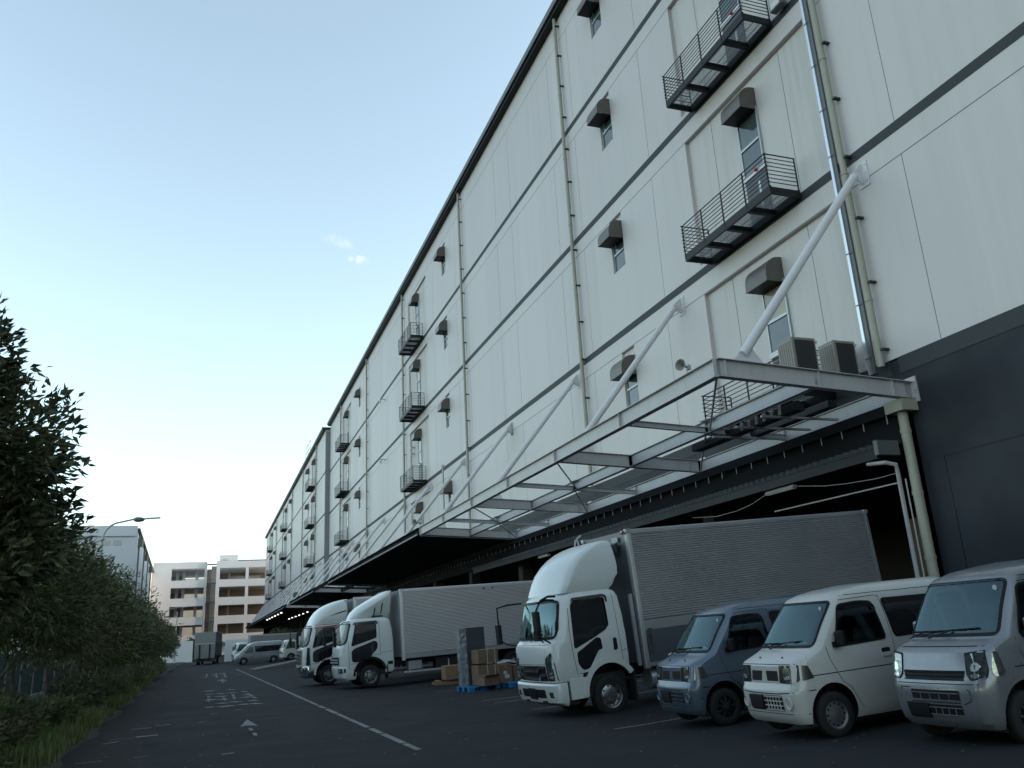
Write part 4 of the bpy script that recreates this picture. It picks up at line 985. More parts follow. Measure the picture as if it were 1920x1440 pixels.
def box_truck_a(label):
    """white forward control truck with big roof deflector and ribbed wing body"""
    T=thing('box_truck',label,'truck')
    hw=1.10
    S=Shape([(.86,.07,1.98,1.06,.12,.05,.08),(.95,.03,1.99,1.09,.13,.05,.09),(1.25,.01,2.0,1.10,.14,.05,.09),(1.62,.03,2.0,1.10,.15,.05,.10),(1.70,.06,2.0,1.10,.21,.05,.13),(1.74,.10,2.0,1.095,.22,.05,.14),(2.05,.17,1.99,1.08,.24,.06,.15),(2.42,.28,1.96,1.05,.26,.08,.16),(2.52,.34,1.93,1.02,.28,.12,.16),(2.58,.42,1.86,.96,.3,.16,.15),(2.61,.55,1.75,.86,.3,.2,.12)])
    wpt=[(-.95,1.80),(.95,1.80),(.985,1.92),(.92,2.42),(.78,2.45),(-.78,2.45),(-.92,2.42),(-.985,1.92)]; swt=[(.62,1.55),(1.58,1.88),(1.57,2.43),(.72,2.42)]; lwt=[(.70,1.18),(.70,1.42),(.80,1.47),(1.26,1.72),(1.36,1.69),(1.38,1.45),(1.26,1.26),(.95,1.06),(.80,1.04)]
    S.body('cab','pwhite2',T,arches=[(1.44,.52,.66,.55)],cuts=[(wpt,'front',1.0),(swt,'side',0)],cavity=(.50,1.9,1.45,2.47,1.0,.93,.12))
    cabin(T,.5,1.9,.95,1.35,2.45,.50,1.80,1.45)
    # lower skirt either side of the wheel : front corner panel and bumper
    Sb=Shape([(.36,.20,.36,1.05,.10,.01,.07),(.44,.06,.36,1.09,.11,.01,.08),(.60,.0,.36,1.10,.12,.01,.09),(.80,-.02,.36,1.10,.12,.01,.09),(.845,.01,.36,1.09,.12,.01,.09)])
    bo=Sb.body('bumper','pwhite2',T)
    b=MB(); b.box(.30,.66,-1.0,1.0,.84,.88); b.box(.64,1.9,-.95,.95,.45,.9); b.box(.4,.66,-1.0,1.0,.36,.86); b.build('underbody','chassis',T)
    # wheel arch trim
    n=22; z0=.52; rin,rout=.60,.72
    for s in (-1,1):
        b=MB(); vs=[]
        for k in range(n+1):
            a=math.radians(-2+ (150+2)*k/n) ; a=math.pi-a
            for r_ in (rin,rout): vs.append((1.44+r_*math.cos(a)*.98,s*(1.115),z0+r_*math.sin(a)))
            for r_ in (rin,rout): vs.append((1.44+r_*math.cos(a)*.98,s*(1.04),z0+r_*math.sin(a)))
        f=[]
        for k in range(n):
            o=4*k; f+=[(o,o+4,o+5,o+1),(o,o+2,o+6,o+4),(o+1,o+5,o+7,o+3)]
        b.add(vs,f,0,True); b.build('wheel_arch','pwhite2',T)
    for s in (-1,1):
        b=MB(); b.box(.42,.84,s*1.06-.04,s*1.06+.04,.47,.90); b.build('step_panel','pwhite2',T)
    f=S.patch('windscreen','cwind',T,grow(wpt,.015),'front',.004,.01,.06); seal(S,'windscreen_seal',T,grow(wpt,.015),'front',.05)
    for wh in('side','sidefar'):
        glazed(S,T,[(.66,1.55),(1.50,1.86),(1.49,2.38),(1.36,2.45),(.80,2.42),(.70,2.34)],wh,'side',.06,.035)
        glazed(S,T,[(.70,1.20),(.70,1.42),(.80,1.46),(1.22,1.68),(1.30,1.66),(1.32,1.45),(1.22,1.44),(.95,1.08),(.80,1.06)],wh,'side',.04,.02,name='lower_window')
        S.patch('door_handle','plast',T,[(1.62,1.36),(1.73,1.38),(1.72,1.64),(1.63,1.64)],wh,.006,.01,.04)
    v=S.patch('visor','side',T,[(.69,2.42),(.74,2.485),(1.54,2.50),(1.62,2.46),(1.62,2.34),(1.595,2.34),(1.58,2.44),(.74,2.435)],'side',.035,.01,.01)
    g=line(S,'x',T,[(.60,2.30),(.56,1.9),(.58,1.40),(.64,.98),(.67,.88)],'side',.012)
    for pts in ([(1.78,2.50),(1.80,1.9),(1.82,1.35),(1.82,1.12)],[(.68,.98),(1.02,.99),(1.10,1.02)],[(1.82,1.33),(1.95,1.36)]): l=line(S,'x',T,pts,'side',.010); g.add(l.v,l.f)
    g.build('panel_gap','plast',T)
    q=S.patch('side_lamp','plast',T,[(.76,.90),(1.00,.90),(1.02,.96),(.98,.985),(.77,.985)],'side',.012,.02,.03); S.patch('lens','lampg',q,[(.80,.92),(.90,.92),(.90,.965),(.80,.965)],'side',.018,.004,.01)
    # front: wide grille, lamps, bumper openings
    gr=S.patch('grille','plast',T,[(-.72,.89),(.72,.89),(.70,1.22),(-.70,1.22)],'front',.004,.03,.02)
    b=MB()
    for (z,zz) in ((1.155,1.10),(.985,.935)):
        pts=[(-.70,z+.03),(-.45,z+.03),(-.36,zz),(.36,zz),(.45,z+.03),(.70,z+.03)]
        for (a,za),(c,zc_) in zip(pts[:-1],pts[1:]):
            k=5
            for i in range(k):
                y0=a+(c-a)*i/k;y1=a+(c-a)*(i+1)/k;za_=za+(zc_-za)*i/k;zb_=za+(zc_-za)*(i+1)/k
                xa,xb=S.front(y0,za_)-.03,S.front(y1,zb_)-.03; t=.022 if zc_==za else .03
                b.add([(xa,y0,za_-t),(xb,y1,zb_-t),(xb,y1,zb_+t),(xa,y0,za_+t),(xa+.03,y0,za_-t),(xb+.03,y1,zb_-t),(xb+.03,y1,zb_+t),(xa+.03,y0,za_+t)],[(0,3,2,1),(3,7,6,2),(0,1,5,4)])
    b.build('grille_bar','chrome',gr)
    for s in (-1,1):
        h=S.patch('headlight','lampd',T,[(s*.74,.89),(s*.74,1.36),(s*.80,1.42),(s*.97,1.50),(s*1.055,1.25),(s*1.06,.90)],'front',.007,.03,.02)
        S.patch('lens','lampg',h,[(s*.80,1.27),(s*.80,1.36),(s*.93,1.43),(s*.98,1.30)],'front',.013,.004,.02)
        S.patch('lens','lampw',h,[(s*.84,1.44),(s*.84,1.335),(s*.91,1.445),(s*.91,1.44)],'front',.016,.004,.01)
        S.patch('lens','lampg',h,[(s*.80,.93),(s*.80,1.17),(s*1.0,1.17),(s*1.0,.93)],'front',.013,.004,.03)
        S.patch('lens','lampw',h,[(s*.84,.95),(s*.84,1.0),(s*.97,1.0),(s*.97,.95)],'front',.018,.004,.01)
        S.patch('lens','lampw',h,[(s*.85,1.04),(s*.85,1.075),(s*.96,1.075),(s*.96,1.04)],'front',.018,.004,.01)
        fo=Sb.patch('fog_lamp','plast',bo,[(s*.78,.55),(s*.78,.67),(s*.93,.67),(s*.93,.55)],'front',.005,.03,.01); Sb.patch('lens','lampg',fo,[(s*.82,.57),(s*.82,.65),(s*.91,.65),(s*.91,.57)],'front',.01,.004,.01)
        Sb.patch('slot','plast',bo,[(s*.35,.435),(s*.35,.475),(s*.58,.475),(s*.58,.435)],'front',.004,.02,.01)
    Sb.patch('intake','plast',bo,[(-.62,.54),(.62,.54),(.62,.72),(-.62,.72)],'front',.004,.03,.02)
    Sb.patch('number_plate','plate',T,[(-.17,.50),(.20,.50),(.20,.74),(-.17,.74)],'front',.02,.02,.01)
    g=line(S,'x',T,[(-1.08,1.66),(-.5,1.665),(.5,1.665),(1.08,1.66)],'front',.008); l=line(S,'x',T,[(-1.0,1.245),(1.0,1.245)],'front',.010); g.add(l.v,l.f); l=line(S,'x',T,[(-.72,1.24),(-.72,1.66)],'front',.006); g.add(l.v,l.f); l=line(S,'x',T,[(-.9,1.60),(-1.05,1.61)],'front',.03); g.add(l.v,l.f); g.build('front_gap','plast',T)
    for (a,b1,c) in ((.55,.25,-.05),(.0,-.32,-.62),(-.5,-.78,-.95)): wiper(T,S,a,1.74,b1,1.79,c,1.80)
    # mirrors
    x,z=.30,2.50
    arm(T,[(.40,-.90,2.55),(.12,-1.12,2.56),(-.12,-1.22,2.50),(-.26,-1.20,2.30),(-.26,-1.15,1.80)],.022)
    arm(T,[(.30,-1.02,2.48),(.05,-1.15,2.50),(-.2,-1.2,2.46)],.02)
    arm(T,[(-.26,-1.16,2.1),(-.20,-1.0,1.92),(.06,-.72,1.72)],.016); arm(T,[(-.26,-1.15,1.95),(-.22,-1.1,1.86),(.10,-1.02,1.70)],.016)
    mirror_box(T,(-.26,-1.20,2.12),0,.05,.11,.19); mirror_box(T,(-.24,-1.12,1.86),0,.05,.10,.09)
    arm(T,[(.40,1.0,2.5),(.12,1.25,2.50),(-.12,1.36,2.46),(-.12,1.36,2.05)],.02); mirror_box(T,(-.12,1.40,1.92),0,.05,.10,.20)
    arm(T,[(-.12,1.36,1.8),(.0,1.2,1.7),(.16,1.05,1.65)],.016)
    # deflector
    D=Shape([(2.585,.44,1.80,.95,.15,.03,.10),(2.66,.48,1.90,.975,.15,.03,.10),(2.80,.55,2.00,.985,.15,.03,.11),(2.86,.58,2.07,.985,.15,.02,.11),(3.02,.68,2.09,.975,.16,.02,.12),(3.18,.84,2.08,.96,.16,.02,.13),(3.32,1.04,2.06,.94,.16,.02,.14),(3.42,1.25,2.05,.915,.16,.03,.14),(3.49,1.46,2.04,.89,.16,.04,.13),(3.535,1.66,2.02,.85,.14,.06,.10),(3.555,1.80,1.99,.78,.10,.08,.05)])
    D.body('roof_deflector','pwhite2',T,sharp=40)
    b=MB(); b.tube([(1.55,-.25,3.5),(1.5,-.25,3.66),(1.62,-.25,3.72)],.022,6); b.tube([(1.55,.0,3.5),(1.6,0,3.66)],.02,6); b.build('roof_fitting','steel',T)
    stretch(T,1.7,1.16)
    # wheels, chassis and body
    for s in (-1,1): wheel(T,1.44,s*.93,.43,.25,'truckc',s); wheel(T,7.4,s*.86,.43,.48,'truck',s)
    L=10.15; bx=truck_box(T,2.37,L,.98,1.93,4.04,1.14,36)
    b=MB(); b.box(2.5,L-.13,-1.150,-1.125,1.70,1.92); b.box(2.5,L-.13,1.125,1.150,1.70,1.92); b.build('mid_rail','alubox',bx)
    for s in (-1,1):
        x=2.50
        for k,xe in enumerate((4.9,7.4,L-.13)):
            b=MB(); b.box(x+.01,xe-.01,s*1.135-.012,s*1.135+.012,1.0,1.69); b.box(x+.03,xe-.03,s*1.148-.004,s*1.148+.004,1.16,1.18); b.box(x+.03,xe-.03,s*1.148-.004,s*1.148+.004,1.42,1.44); b.build('side_gate','aluflat',bx); x=xe
    b=MB(); b.box(2.40,L-.03,-1.155,-1.12,.90,.99); b.box(2.40,L-.03,1.12,1.155,.90,.99); b.build('sill_rail','alubox',bx)
    b=MB()
    for x in (3.0,3.25,5.2,5.45,8.0): b.tube([(x,-1.165,1.08),(x+.07,-1.18,1.12),(x+.10,-1.165,1.06)],.018,6); b.tube([(x,-1.165,1.08),(x,-1.165,.97)],.018,6)
    b.build('latch','chrome',bx)
    b=MB(); b.box(2.53,2.66,-1.165,-1.145,1.60,1.74); b.box(2.51,2.56,-1.17,-1.145,1.2,1.68); b.tube([(2.60,-1.17,1.6),(2.62,-1.18,1.25)],.015,6); b.build('hinge','chrome',bx)
    b=MB(); b.box(2.22,2.30,-1.10,-1.04,.95,2.55); b.build('front_pillar','alubox',T)
    q=MB(); q.box(2.31,2.35,-.7,.7,3.5,3.75); q.build('refrigerator_vent','chassis',T); q=MB(); q.lathe([(0,-.05),(.05,-.04),(.05,0)],(2.34,-1.02,3.97),'x',10); q.build('marker_lamp','lampo',T)
    q=MB(); q.box(2.345,2.365,-.72,-.45,3.78,3.9); q.build('maker_plate','steel',T)
    ladderframe(T,.9,L-.1,1.0,.92,0,0)
    guard(T,2.9,6.2,1.05,.50,.78); guard(T,8.2,L-.3,1.05,.5,.78)
    b=MB(); b.lathe([(0,0),(.22,0),(.24,.03),(.24,.87),(.22,.9),(0,.9)],(2.6,-.75,.62),'x',18); b.build('air_tank','alubox',T)
    b=MB(); b.box(6.45,6.95,-1.0,-.6,.45,.88); b.box(3.8,4.9,-1.0,-.55,.42,.86); b.build('fuel_tank','chassis',T)
    for s in(-1,1):
        for (xa,za) in ((2.04,.95),(7.98,.8)): b=MB(); b.box(xa,xa+.04,s*.9-.2,s*.9+.2,.22,za); b.build('mud_flap','black',T)
    b=MB()
    for s in(-1,1): b.obox((1.44,s*.72,.72),(.6,0,0),(0,.25,0),(0,0,.02))
    b.build('inner_wing','chassis',T)
    return T
def box_truck_b(label,kind):
    """kind 'near': sleeper cab, slim deflector with slots, plain ribbed box; 'far': chrome front and curved deflector"""
    T=thing('box_truck',label,'truck'); far=kind=='far'; cl=2.16 if not far else 2.0
    S=Shape([(.50,.06,cl-.05,1.04,.16,.05,.10),(.62,.02,cl,1.08,.18,.05,.11),(.84,.0,cl,1.09,.2,.05,.12),(1.2,.01,cl,1.09,.21,.06,.12),(1.62,.04,cl,1.08,.22,.08,.13),(1.68,.08,cl,1.08,.23,.08,.14),(2.05,.17,cl-.02,1.06,.25,.09,.15),(2.40,.27,cl-.07,1.03,.26,.12,.16),(2.50,.33,cl-.1,1.00,.28,.14,.16),(2.56,.42,cl-.18,.94,.3,.18,.15),(2.59,.55,cl-.3,.84,.3,.2,.12)])
    S.body('cab','pwhite2',T,arches=[(1.20,.46,.60,.55)])
    Sb=Shape([(.34,.14,.62,1.03,.16,.02,.08),(.42,.05,.64,1.08,.18,.02,.10),(.60,.0,.65,1.09,.19,.02,.11),(.80,-.02,.30,1.09,.19,.02,.12),(.86,.01,.25,1.08,.19,.02,.12)])
    bo=Sb.body('bumper','chrome' if far else 'pwhite2',T)
    b=MB(); b.box(.4,cl-.1,-.95,.95,.42,.62); b.build('underbody','chassis',T)
    f=S.patch('windscreen','plast',T,[(-1.0,1.64),(1.0,1.64),(1.03,1.8),(.96,2.43),(.8,2.46),(-.8,2.46),(-.96,2.43),(-1.03,1.8)],'front',.003,.02,.08)
    S.patch('pane','windt',f,[(-.94,1.70),(.94,1.70),(.985,1.84),(.92,2.40),(.78,2.42),(-.78,2.42),(-.92,2.40),(-.985,1.84)],'front',.009,.004,.08)
    for wh in('side','sidefar'):
        glazed(S,T,[(.50,1.60),(1.46,1.84),(1.46,2.36),(.68,2.36)],wh,'side',.06,.03)
        glazed(S,T,[(.50,1.02),(.50,1.38),(.60,1.46),(1.40,1.70),(1.50,1.62),(1.48,1.42),(1.20,1.14),(.95,1.0),(.62,.98)],wh,'side',.05,.02,name='lower_window')
    v=S.patch('visor','lampo' if far else 'side',T,[(.56,2.38),(.62,2.46),(1.50,2.48),(1.54,2.42),(1.54,2.34),(1.50,2.34),(1.48,2.40),(.64,2.36)],'side',.03,.01,.01)
    g=line(S,'x',T,[(.40,2.40),(.36,1.6),(.38,.80),(.40,.5)],'side',.012)
    for pts in ([(1.60,2.46),(1.62,1.4),(1.62,1.12)],[(.40,.92),(.86,.92),(1.2,1.14),(1.6,1.22)],[(.42,.68),(.84,.70)]): l=line(S,'x',T,pts,'side',.012); g.add(l.v,l.f)
    if not far:
        l=line(S,'x',T,[(1.64,1.25),(2.12,1.27)],'side',.012); g.add(l.v,l.f)
    g.build('panel_gap','plast',T)
    S.patch('side_lamp','lampo' if far else 'plast',T,[(.55,.98),(.70,.98),(.70,1.04),(.55,1.04)],'side',.01,.02,.015)
    if not far:
        S.patch('side_pane_panel','pwhite2',T,[(1.74,1.80),(2.0,1.80),(1.96,2.36),(1.72,2.36)],'side',.012,.01,.04)
        S.patch('vent','plast',T,[(1.9,.78),(2.1,.78),(2.1,.90),(1.9,.90)],'side',.006,.01,.01)
    n=20
    for s in (-1,1):
        b=MB(); vs=[]
        for k in range(n+1):
            a=math.pi-math.radians(0+165*k/n)
            for r_,yy in ((.60,1.10),(.68,1.10),(.60,1.02),(.68,1.02)): vs.append((1.20+r_*math.cos(a),s*yy,.46+r_*math.sin(a)))
        b.add(vs,[q for k in range(n) for q in ((4*k,4*k+4,4*k+5,4*k+1),(4*k,4*k+2,4*k+6,4*k+4),(4*k+1,4*k+5,4*k+7,4*k+3))],0,True); b.build('wheel_arch','plast' if not far else 'pwhite2',T)
    gr=S.patch('grille','plast' if not far else 'aluflat',T,[(-.7,.9),(.7,.9),(.72,1.2 if not far else 1.5),(-.72,1.2 if not far else 1.5)],'front',.004,.03,.02)
    b=MB()
    for z in ((1.0,1.1) if not far else (1.0,1.15,1.3)): b.obox((S.front(0,z)-.01,0,z),(.02,0,0),(0,.68,0),(0,0,.02))
    b.build('grille_bar','chrome' if far else 'pwhite2',gr)
    for s in (-1,1):
        h=Sb.patch('headlight','lampd',T,[(s*.62,.60),(s*.62,.78),(s*1.0,.78),(s*1.02,.60)],'front',.01,.03,.02); Sb.patch('lens','lampw',h,[(s*.70,.63),(s*.70,.75),(s*.86,.75),(s*.86,.63)],'front',.016,.004,.03)
        if s<0: Sb.patch('corner_lens','lampg',h,[(.10,.62),(.10,.77),(.24,.77),(.24,.62)],'side',.01,.02,.02)
    if far: S.patch('black_panel','plast',T,[(.12,.86),(.36,.86),(.34,1.6),(.12,1.6)],'side',.006,.02,.03)
    arm(T,[(.45,-.95,2.50),(.2,-1.15,2.5),(-.05,-1.2,2.36),(-.2,-1.2,2.2),(-.2,-1.2,1.75)],.02); mirror_box(T,(-.2,-1.22,1.95),0,.05,.1,.2); mirror_box(T,(-.18,-1.15,1.68),0,.05,.09,.09)
    arm(T,[(-.2,-1.18,1.7),(.1,-1.0,1.62)],.015); arm(T,[(.4,1.0,2.45),(-.12,1.36,2.4),(-.12,1.36,1.9)],.02); mirror_box(T,(-.12,1.38,1.85),0,.05,.1,.2)
    arm(T,[(-.12,1.36,1.7),(.1,1.05,1.6)],.015)
    if far: D=Shape([(2.55,.40,1.95,.93,.25,.04,.16),(2.70,.46,2.0,.97,.26,.04,.17),(2.90,.58,2.05,.98,.28,.04,.18),(3.1,.74,2.06,.97,.3,.04,.2),(3.28,.98,2.06,.94,.3,.05,.2),(3.42,1.28,2.05,.90,.3,.06,.2),(3.52,1.6,2.04,.84,.28,.08,.18),(3.57,1.85,2.03,.78,.15,.1,.1)])
    else: D=Shape([(2.54,.52,2.15,.50,.25,.04,.12),(2.66,.56,2.16,.62,.26,.04,.14),(2.85,.68,2.17,.72,.28,.04,.16),(3.05,.92,2.18,.78,.3,.04,.2),(3.25,1.28,2.19,.84,.3,.05,.2),(3.42,1.62,2.2,.88,.26,.06,.16),(3.55,1.90,2.21,.88,.2,.06,.1),(3.60,2.02,2.21,.86,.1,.06,.04)])
    D.body('roof_deflector','pwhite2',T,sharp=40)
    if not far:
        b=MB(); b.obox((1.5,-.78,2.82),(.03,0,.16),(0,.01,0),(.02,0,0)); b.build('slot','plast',T); b=MB(); b.obox((1.78,-.86,2.94),(.04,0,.2),(0,.01,0),(.02,0,0)); b.build('slot','plast',T); b=MB(); b.obox((1.62,-.70,2.64),(.22,0,0),(0,.02,0),(0,0,.025)); b.build('slot','plast',T)
    else:
        D.patch('slot','plast',T,[(1.2,2.86),(2.0,3.04),(2.0,3.09),(1.6,3.0)],'side',.004,.01,.005)
        S.patch('roof_trim','plast',T,[(.6,2.515),(1.8,2.525),(1.8,2.545),(.6,2.54)],'side',.02,.02,0)
    for s in (-1,1): wheel(T,1.20,s*.93,.41,.24,'truck',s); wheel(T,7.3,s*.86,.41,.46,'truck',s)
    L=10.1; x0=cl+.32
    bx=truck_box(T,x0,L,.98,1.10,3.62,1.13,44,'alubox2')
    # front wall of the box with vertical ribs
    b=MB()
    for k in range(14): y=-.98+k*.15; b.box(x0-.012,x0+.039,y,y+.05,1.0,3.5)
    b.build('front_rib','alubox',bx)
    b=MB(); b.box(x0+.1,L-.1,-1.15,-1.11,.93,1.09); b.box(x0+.1,L-.1,1.11,1.15,.93,1.09); b.build('sill_rail','alubox',bx)
    q=MB(); q.lathe([(.04,0),(.04,-.03),(0,-.035)],(6.1,-1.16,3.42),'y',8); q.lathe([(.04,0),(.04,-.03),(0,-.035)],(6.5,-1.16,3.42),'y',8); q.build('marker_lamp','lampg',T)
    ladderframe(T,.9,L-.1,1.0,.9,0,0); guard(T,2.55,6.3,1.05,.42,.42,1); guard(T,8.1,L-.3,1.05,.5,.75)
    b=MB(); b.box(2.75,3.3,-1.0,-.6,.5,.82); b.build('battery_box','alubox',T); b=MB(); b.box(3.9,5.4,-.98,-.5,.42,.86); b.build('fuel_tank','chassis',T)
    for s in(-1,1): b=MB(); b.box(1.86,1.9,s*.9-.2,s*.9+.2,.25,.8); b.build('mud_flap','black',T)
    return T
VG='small vans parked in a row at the right'
v=kei_van('white boxy van between the steel blue van and the silver van','pwhite','a','steel',group=VG); place(v,7.37,10.36,.175,-.5,2.6,1.04); v.scale[1]=.91
white_van=v
v=kei_van('steel blue boxy van with dark alloy wheels beside the large white box truck','pblue','a','alloy',group=VG); place(v,7.49,13.16,.10,-.5,2.6,1.04); v.scale[1]=.91
v=kei_van('silver van cut off by the right edge of the picture, with large clear headlights','psilver','b','alloy',mirror_m='psilver',group=VG); place(v,7.95,7.95,.25,1.,2.6,1.04); v.scale[1]=.97
t=box_truck_a('large white box truck with ribbed grey body and tall deflector, nearest of the trucks'); place(t,6.80,17.9,-.12,3.5,3.9,.955)
t=box_truck_b('white box truck with a sleeper cab and slotted deflector behind the blue pallets','near'); place(t,4.85,34.9,.0,3.,1.9,1.)
t=box_truck_b('white box truck with a chrome bumper, half hidden behind the sleeper cab truck','far'); place(t,3.9,39.6,.0,3.,1.5,1.)
# ---------------------------------------------------------------- vegetation
def leafcloud(name,m,blobs,n,size,seed,parent=None,loc=(0,0,0),aspect=.30,droop=.25,up=.25,shell=.55,cl=1):
    """many leaf blades grouped in rosettes through ellipsoid blobs (cx,cy,cz,rx,ry,rz)"""
    r=random.Random(seed); V=[];F=[]
    vol=[b[3]*b[4]*b[5] for b in blobs]; tot=sum(vol)
    for b,vv in zip(blobs,vol):
        k=int(n*vv/tot/cl)+1
        for _ in range(k):
            while True:
                p=Vector((r.uniform(-1,1),r.uniform(-1,1),r.uniform(-1,1)))
                q=p.length
                if q<1 and r.random()<(shell*.6+(1-shell*.6)*q**4): break
            wob=1+.16*math.sin(p.x*7+b[0]*3)*math.cos(p.z*6+b[2]*2)+.1*math.sin(p.y*9+p.z*5)
            c=Vector((b[0]+p.x*b[3]*wob,b[1]+p.y*b[4]*wob,b[2]+p.z*b[5]*wob))
            out=Vector((p.x/b[3],p.y/b[4],p.z/b[5]+up)); out=out.normalized() if out.length>1e-3 else Vector((0,0,1))
            c0=c
            for j in range(cl):
                c=c0+out*r.uniform(-.9,.5)*size+Vector((r.gauss(0,.25),r.gauss(0,.25),r.gauss(0,.25)))*size
                d=(out+Vector((r.gauss(0,.55),r.gauss(0,.55),r.gauss(0,.45)))).normalized()
                L=size*r.uniform(.65,1.25); w=L*aspect*r.uniform(.8,1.15)*.5
                sd=d.cross(Vector((r.gauss(0,1),r.gauss(0,1),r.gauss(0,1)))).normalized()*w; nn=d.cross(sd).normalized()
                o=len(V); tip=d*L-Vector((0,0,1))*L*droop*.4
                V+=[tuple(c),tuple(c+d*L*.38+sd+nn*w*.4),tuple(c+tip),tuple(c+d*L*.38-sd+nn*w*.4),tuple(c+d*L*.42)]
                F+=[(o,o+1,o+4),(o+1,o+2,o+4),(o,o+4,o+3),(o+4,o+2,o+3)]
    me=bpy.data.meshes.new(name); me.from_pydata(V,[],F); me.materials.append(M[m]); me.update()
    o=bpy.data.objects.new(name,me); C.objects.link(o); o.parent=parent; o.location=loc
    return o
def trunk_mb(h,r0_,r,branches=5,lean=.15,spread=.9,fork=.35):
    b=MB(); x=y=0; pts=[];n=7
    for i in range(n): pts.append((x,y,h*i/(n-1)-.05)); x+=r.uniform(-lean,lean)*h/n; y+=r.uniform(-lean,lean)*h/n
    b.tube(pts,[r0_*(1-.75*i/(n-1)) for i in range(n)],8)
    for k in range(branches):
        t=r.uniform(fork,.9); i=int(t*(n-1)); p=Vector(pts[i]); a=r.uniform(0,6.28); L=h*r.uniform(.25,.45)*spread
        q=p+Vector((math.cos(a)*L*.5,math.sin(a)*L*.5,L*.45)); e=q+Vector((math.cos(a)*L*.4,math.sin(a)*L*.4,L*.5)); rr_=r0_*(1-.7*t)*.6
        b.tube([p,q,e],[rr_,rr_*.7,rr_*.25],6)
    return b
TG='trees along the left verge'
def tree(label,x,y,blobs,n,size,mt,seed,th,tr_=.09,**kw):
    T=thing('tree',label,'tree',(x,y,.05),group=TG); r=random.Random(seed)
    trunk_mb(th,tr_,r).build('trunk','bark',T); leafcloud('crown',mt,blobs,n,size,seed,T,**kw); return T
tree('tall glossy-leaved tree at the left picture edge, nearest and highest of the row',-4.4,13.6,
     [(0,-.3,5.1,1.55,2.0,1.75),(.35,.1,6.0,1.15,1.2,.95),(.95,.3,4.7,1.35,1.4,1.1),(1.1,.6,3.5,1.3,1.5,1.15),(.4,0,3.0,1.6,1.8,1.0),(-.9,-1.4,4.0,1.7,1.7,2.0),(-.6,.9,3.2,1.8,1.6,1.8)],72000,.18,'leafA',21,5.2,.12,cl=6,aspect=.42)
tree('dense round tree just beyond the tall nearest one, with the street lamp behind its top',-4.3,21.8,
     [(0,0,3.3,1.9,2.3,1.5),(.9,.9,2.9,1.4,1.9,1.3),(-.2,-2.2,3.4,1.7,2.0,1.4),(1.1,-1.6,2.9,1.0,1.4,.9)],27000,.16,'leafB',22,3.8,.1,cl=5)
tree('loose light tree with thin upright stems under the far pale building',-4.5,44.5,
     [(0,0,5.0,1.1,1.6,1.0),(.9,.8,4.0,1.3,1.8,1.0),(-.8,-1,4.2,1.2,1.5,1.1),(.3,1.5,3.0,1.5,1.8,1.0),(1.1,-.8,5.1,.5,.7,.45)],5200,.17,'leafB',23,5.0,.06,cl=4,shell=.3)
lr=random.Random(77)
rowlab=['thick olive tree behind the round one','dark low tree whose pale stems show by the verge','bushy tree with pale leaning stems','narrow dark tree in the row before the loose light tree','round dark tree just after the loose light tree','low spreading tree midway along the far row','small dense tree farther along the row','dark rounded tree near the far end of the row','low tree by the far container truck end','last small tree of the row before the far truck']
for i,(y,x,h,w) in enumerate([(27.5,-4.1,4.7,1.8),(32.5,-3.9,4.4,1.8),(38.,-3.9,4.3,1.8),(49.5,-4.2,4.6,2.0),(57.,-4.2,4.4,2.1),(66.,-4.5,4.5,2.3),(77.,-4.8,4.3,2.4),(90.,-5.3,4.4,2.6),(105.,-6.1,4.6,2.9),(122,-7.,4.8,3.)]):
    bl=[(0,0,h*.70,w*.85,w*1.6,h*.30),(w*.35,lr.uniform(-1,1),h*.52,w*.75,w*1.5,h*.24),(-w*.2,lr.uniform(-2,2),h*.8,w*.6,w,h*.2),(w*.2,w*1.2,h*.62,w*.7,w,h*.28)]
    tree(rowlab[i],x,y,bl,int(10000 if y<50 else 6000),.17+.0012*y,('leafC','leafB','leafA')[i%3],30+i,h*.8,.07,cl=5)
# unseen trees, added to shade the near wall and mirror in the vans' glass
src_=[o for o in C.objects if o.name=='tree'][0]
for (x_,y_,lab_) in ((-6.4,6.0,'unseen tall tree added beside the viewpoint to shade the near wall'),(-6.2,.5,'unseen tall tree added just behind the viewpoint to shade the near wall'),(-6.6,-5.5,'unseen tall tree added farther behind the viewpoint to shade the near wall')):
    c_=copy_tree(src_); c_.location=(x_,y_,.05); c_.rotation_euler=(0,0,x_*y_); c_.scale=(1.35,1.35,1.35); c_['label']=lab_
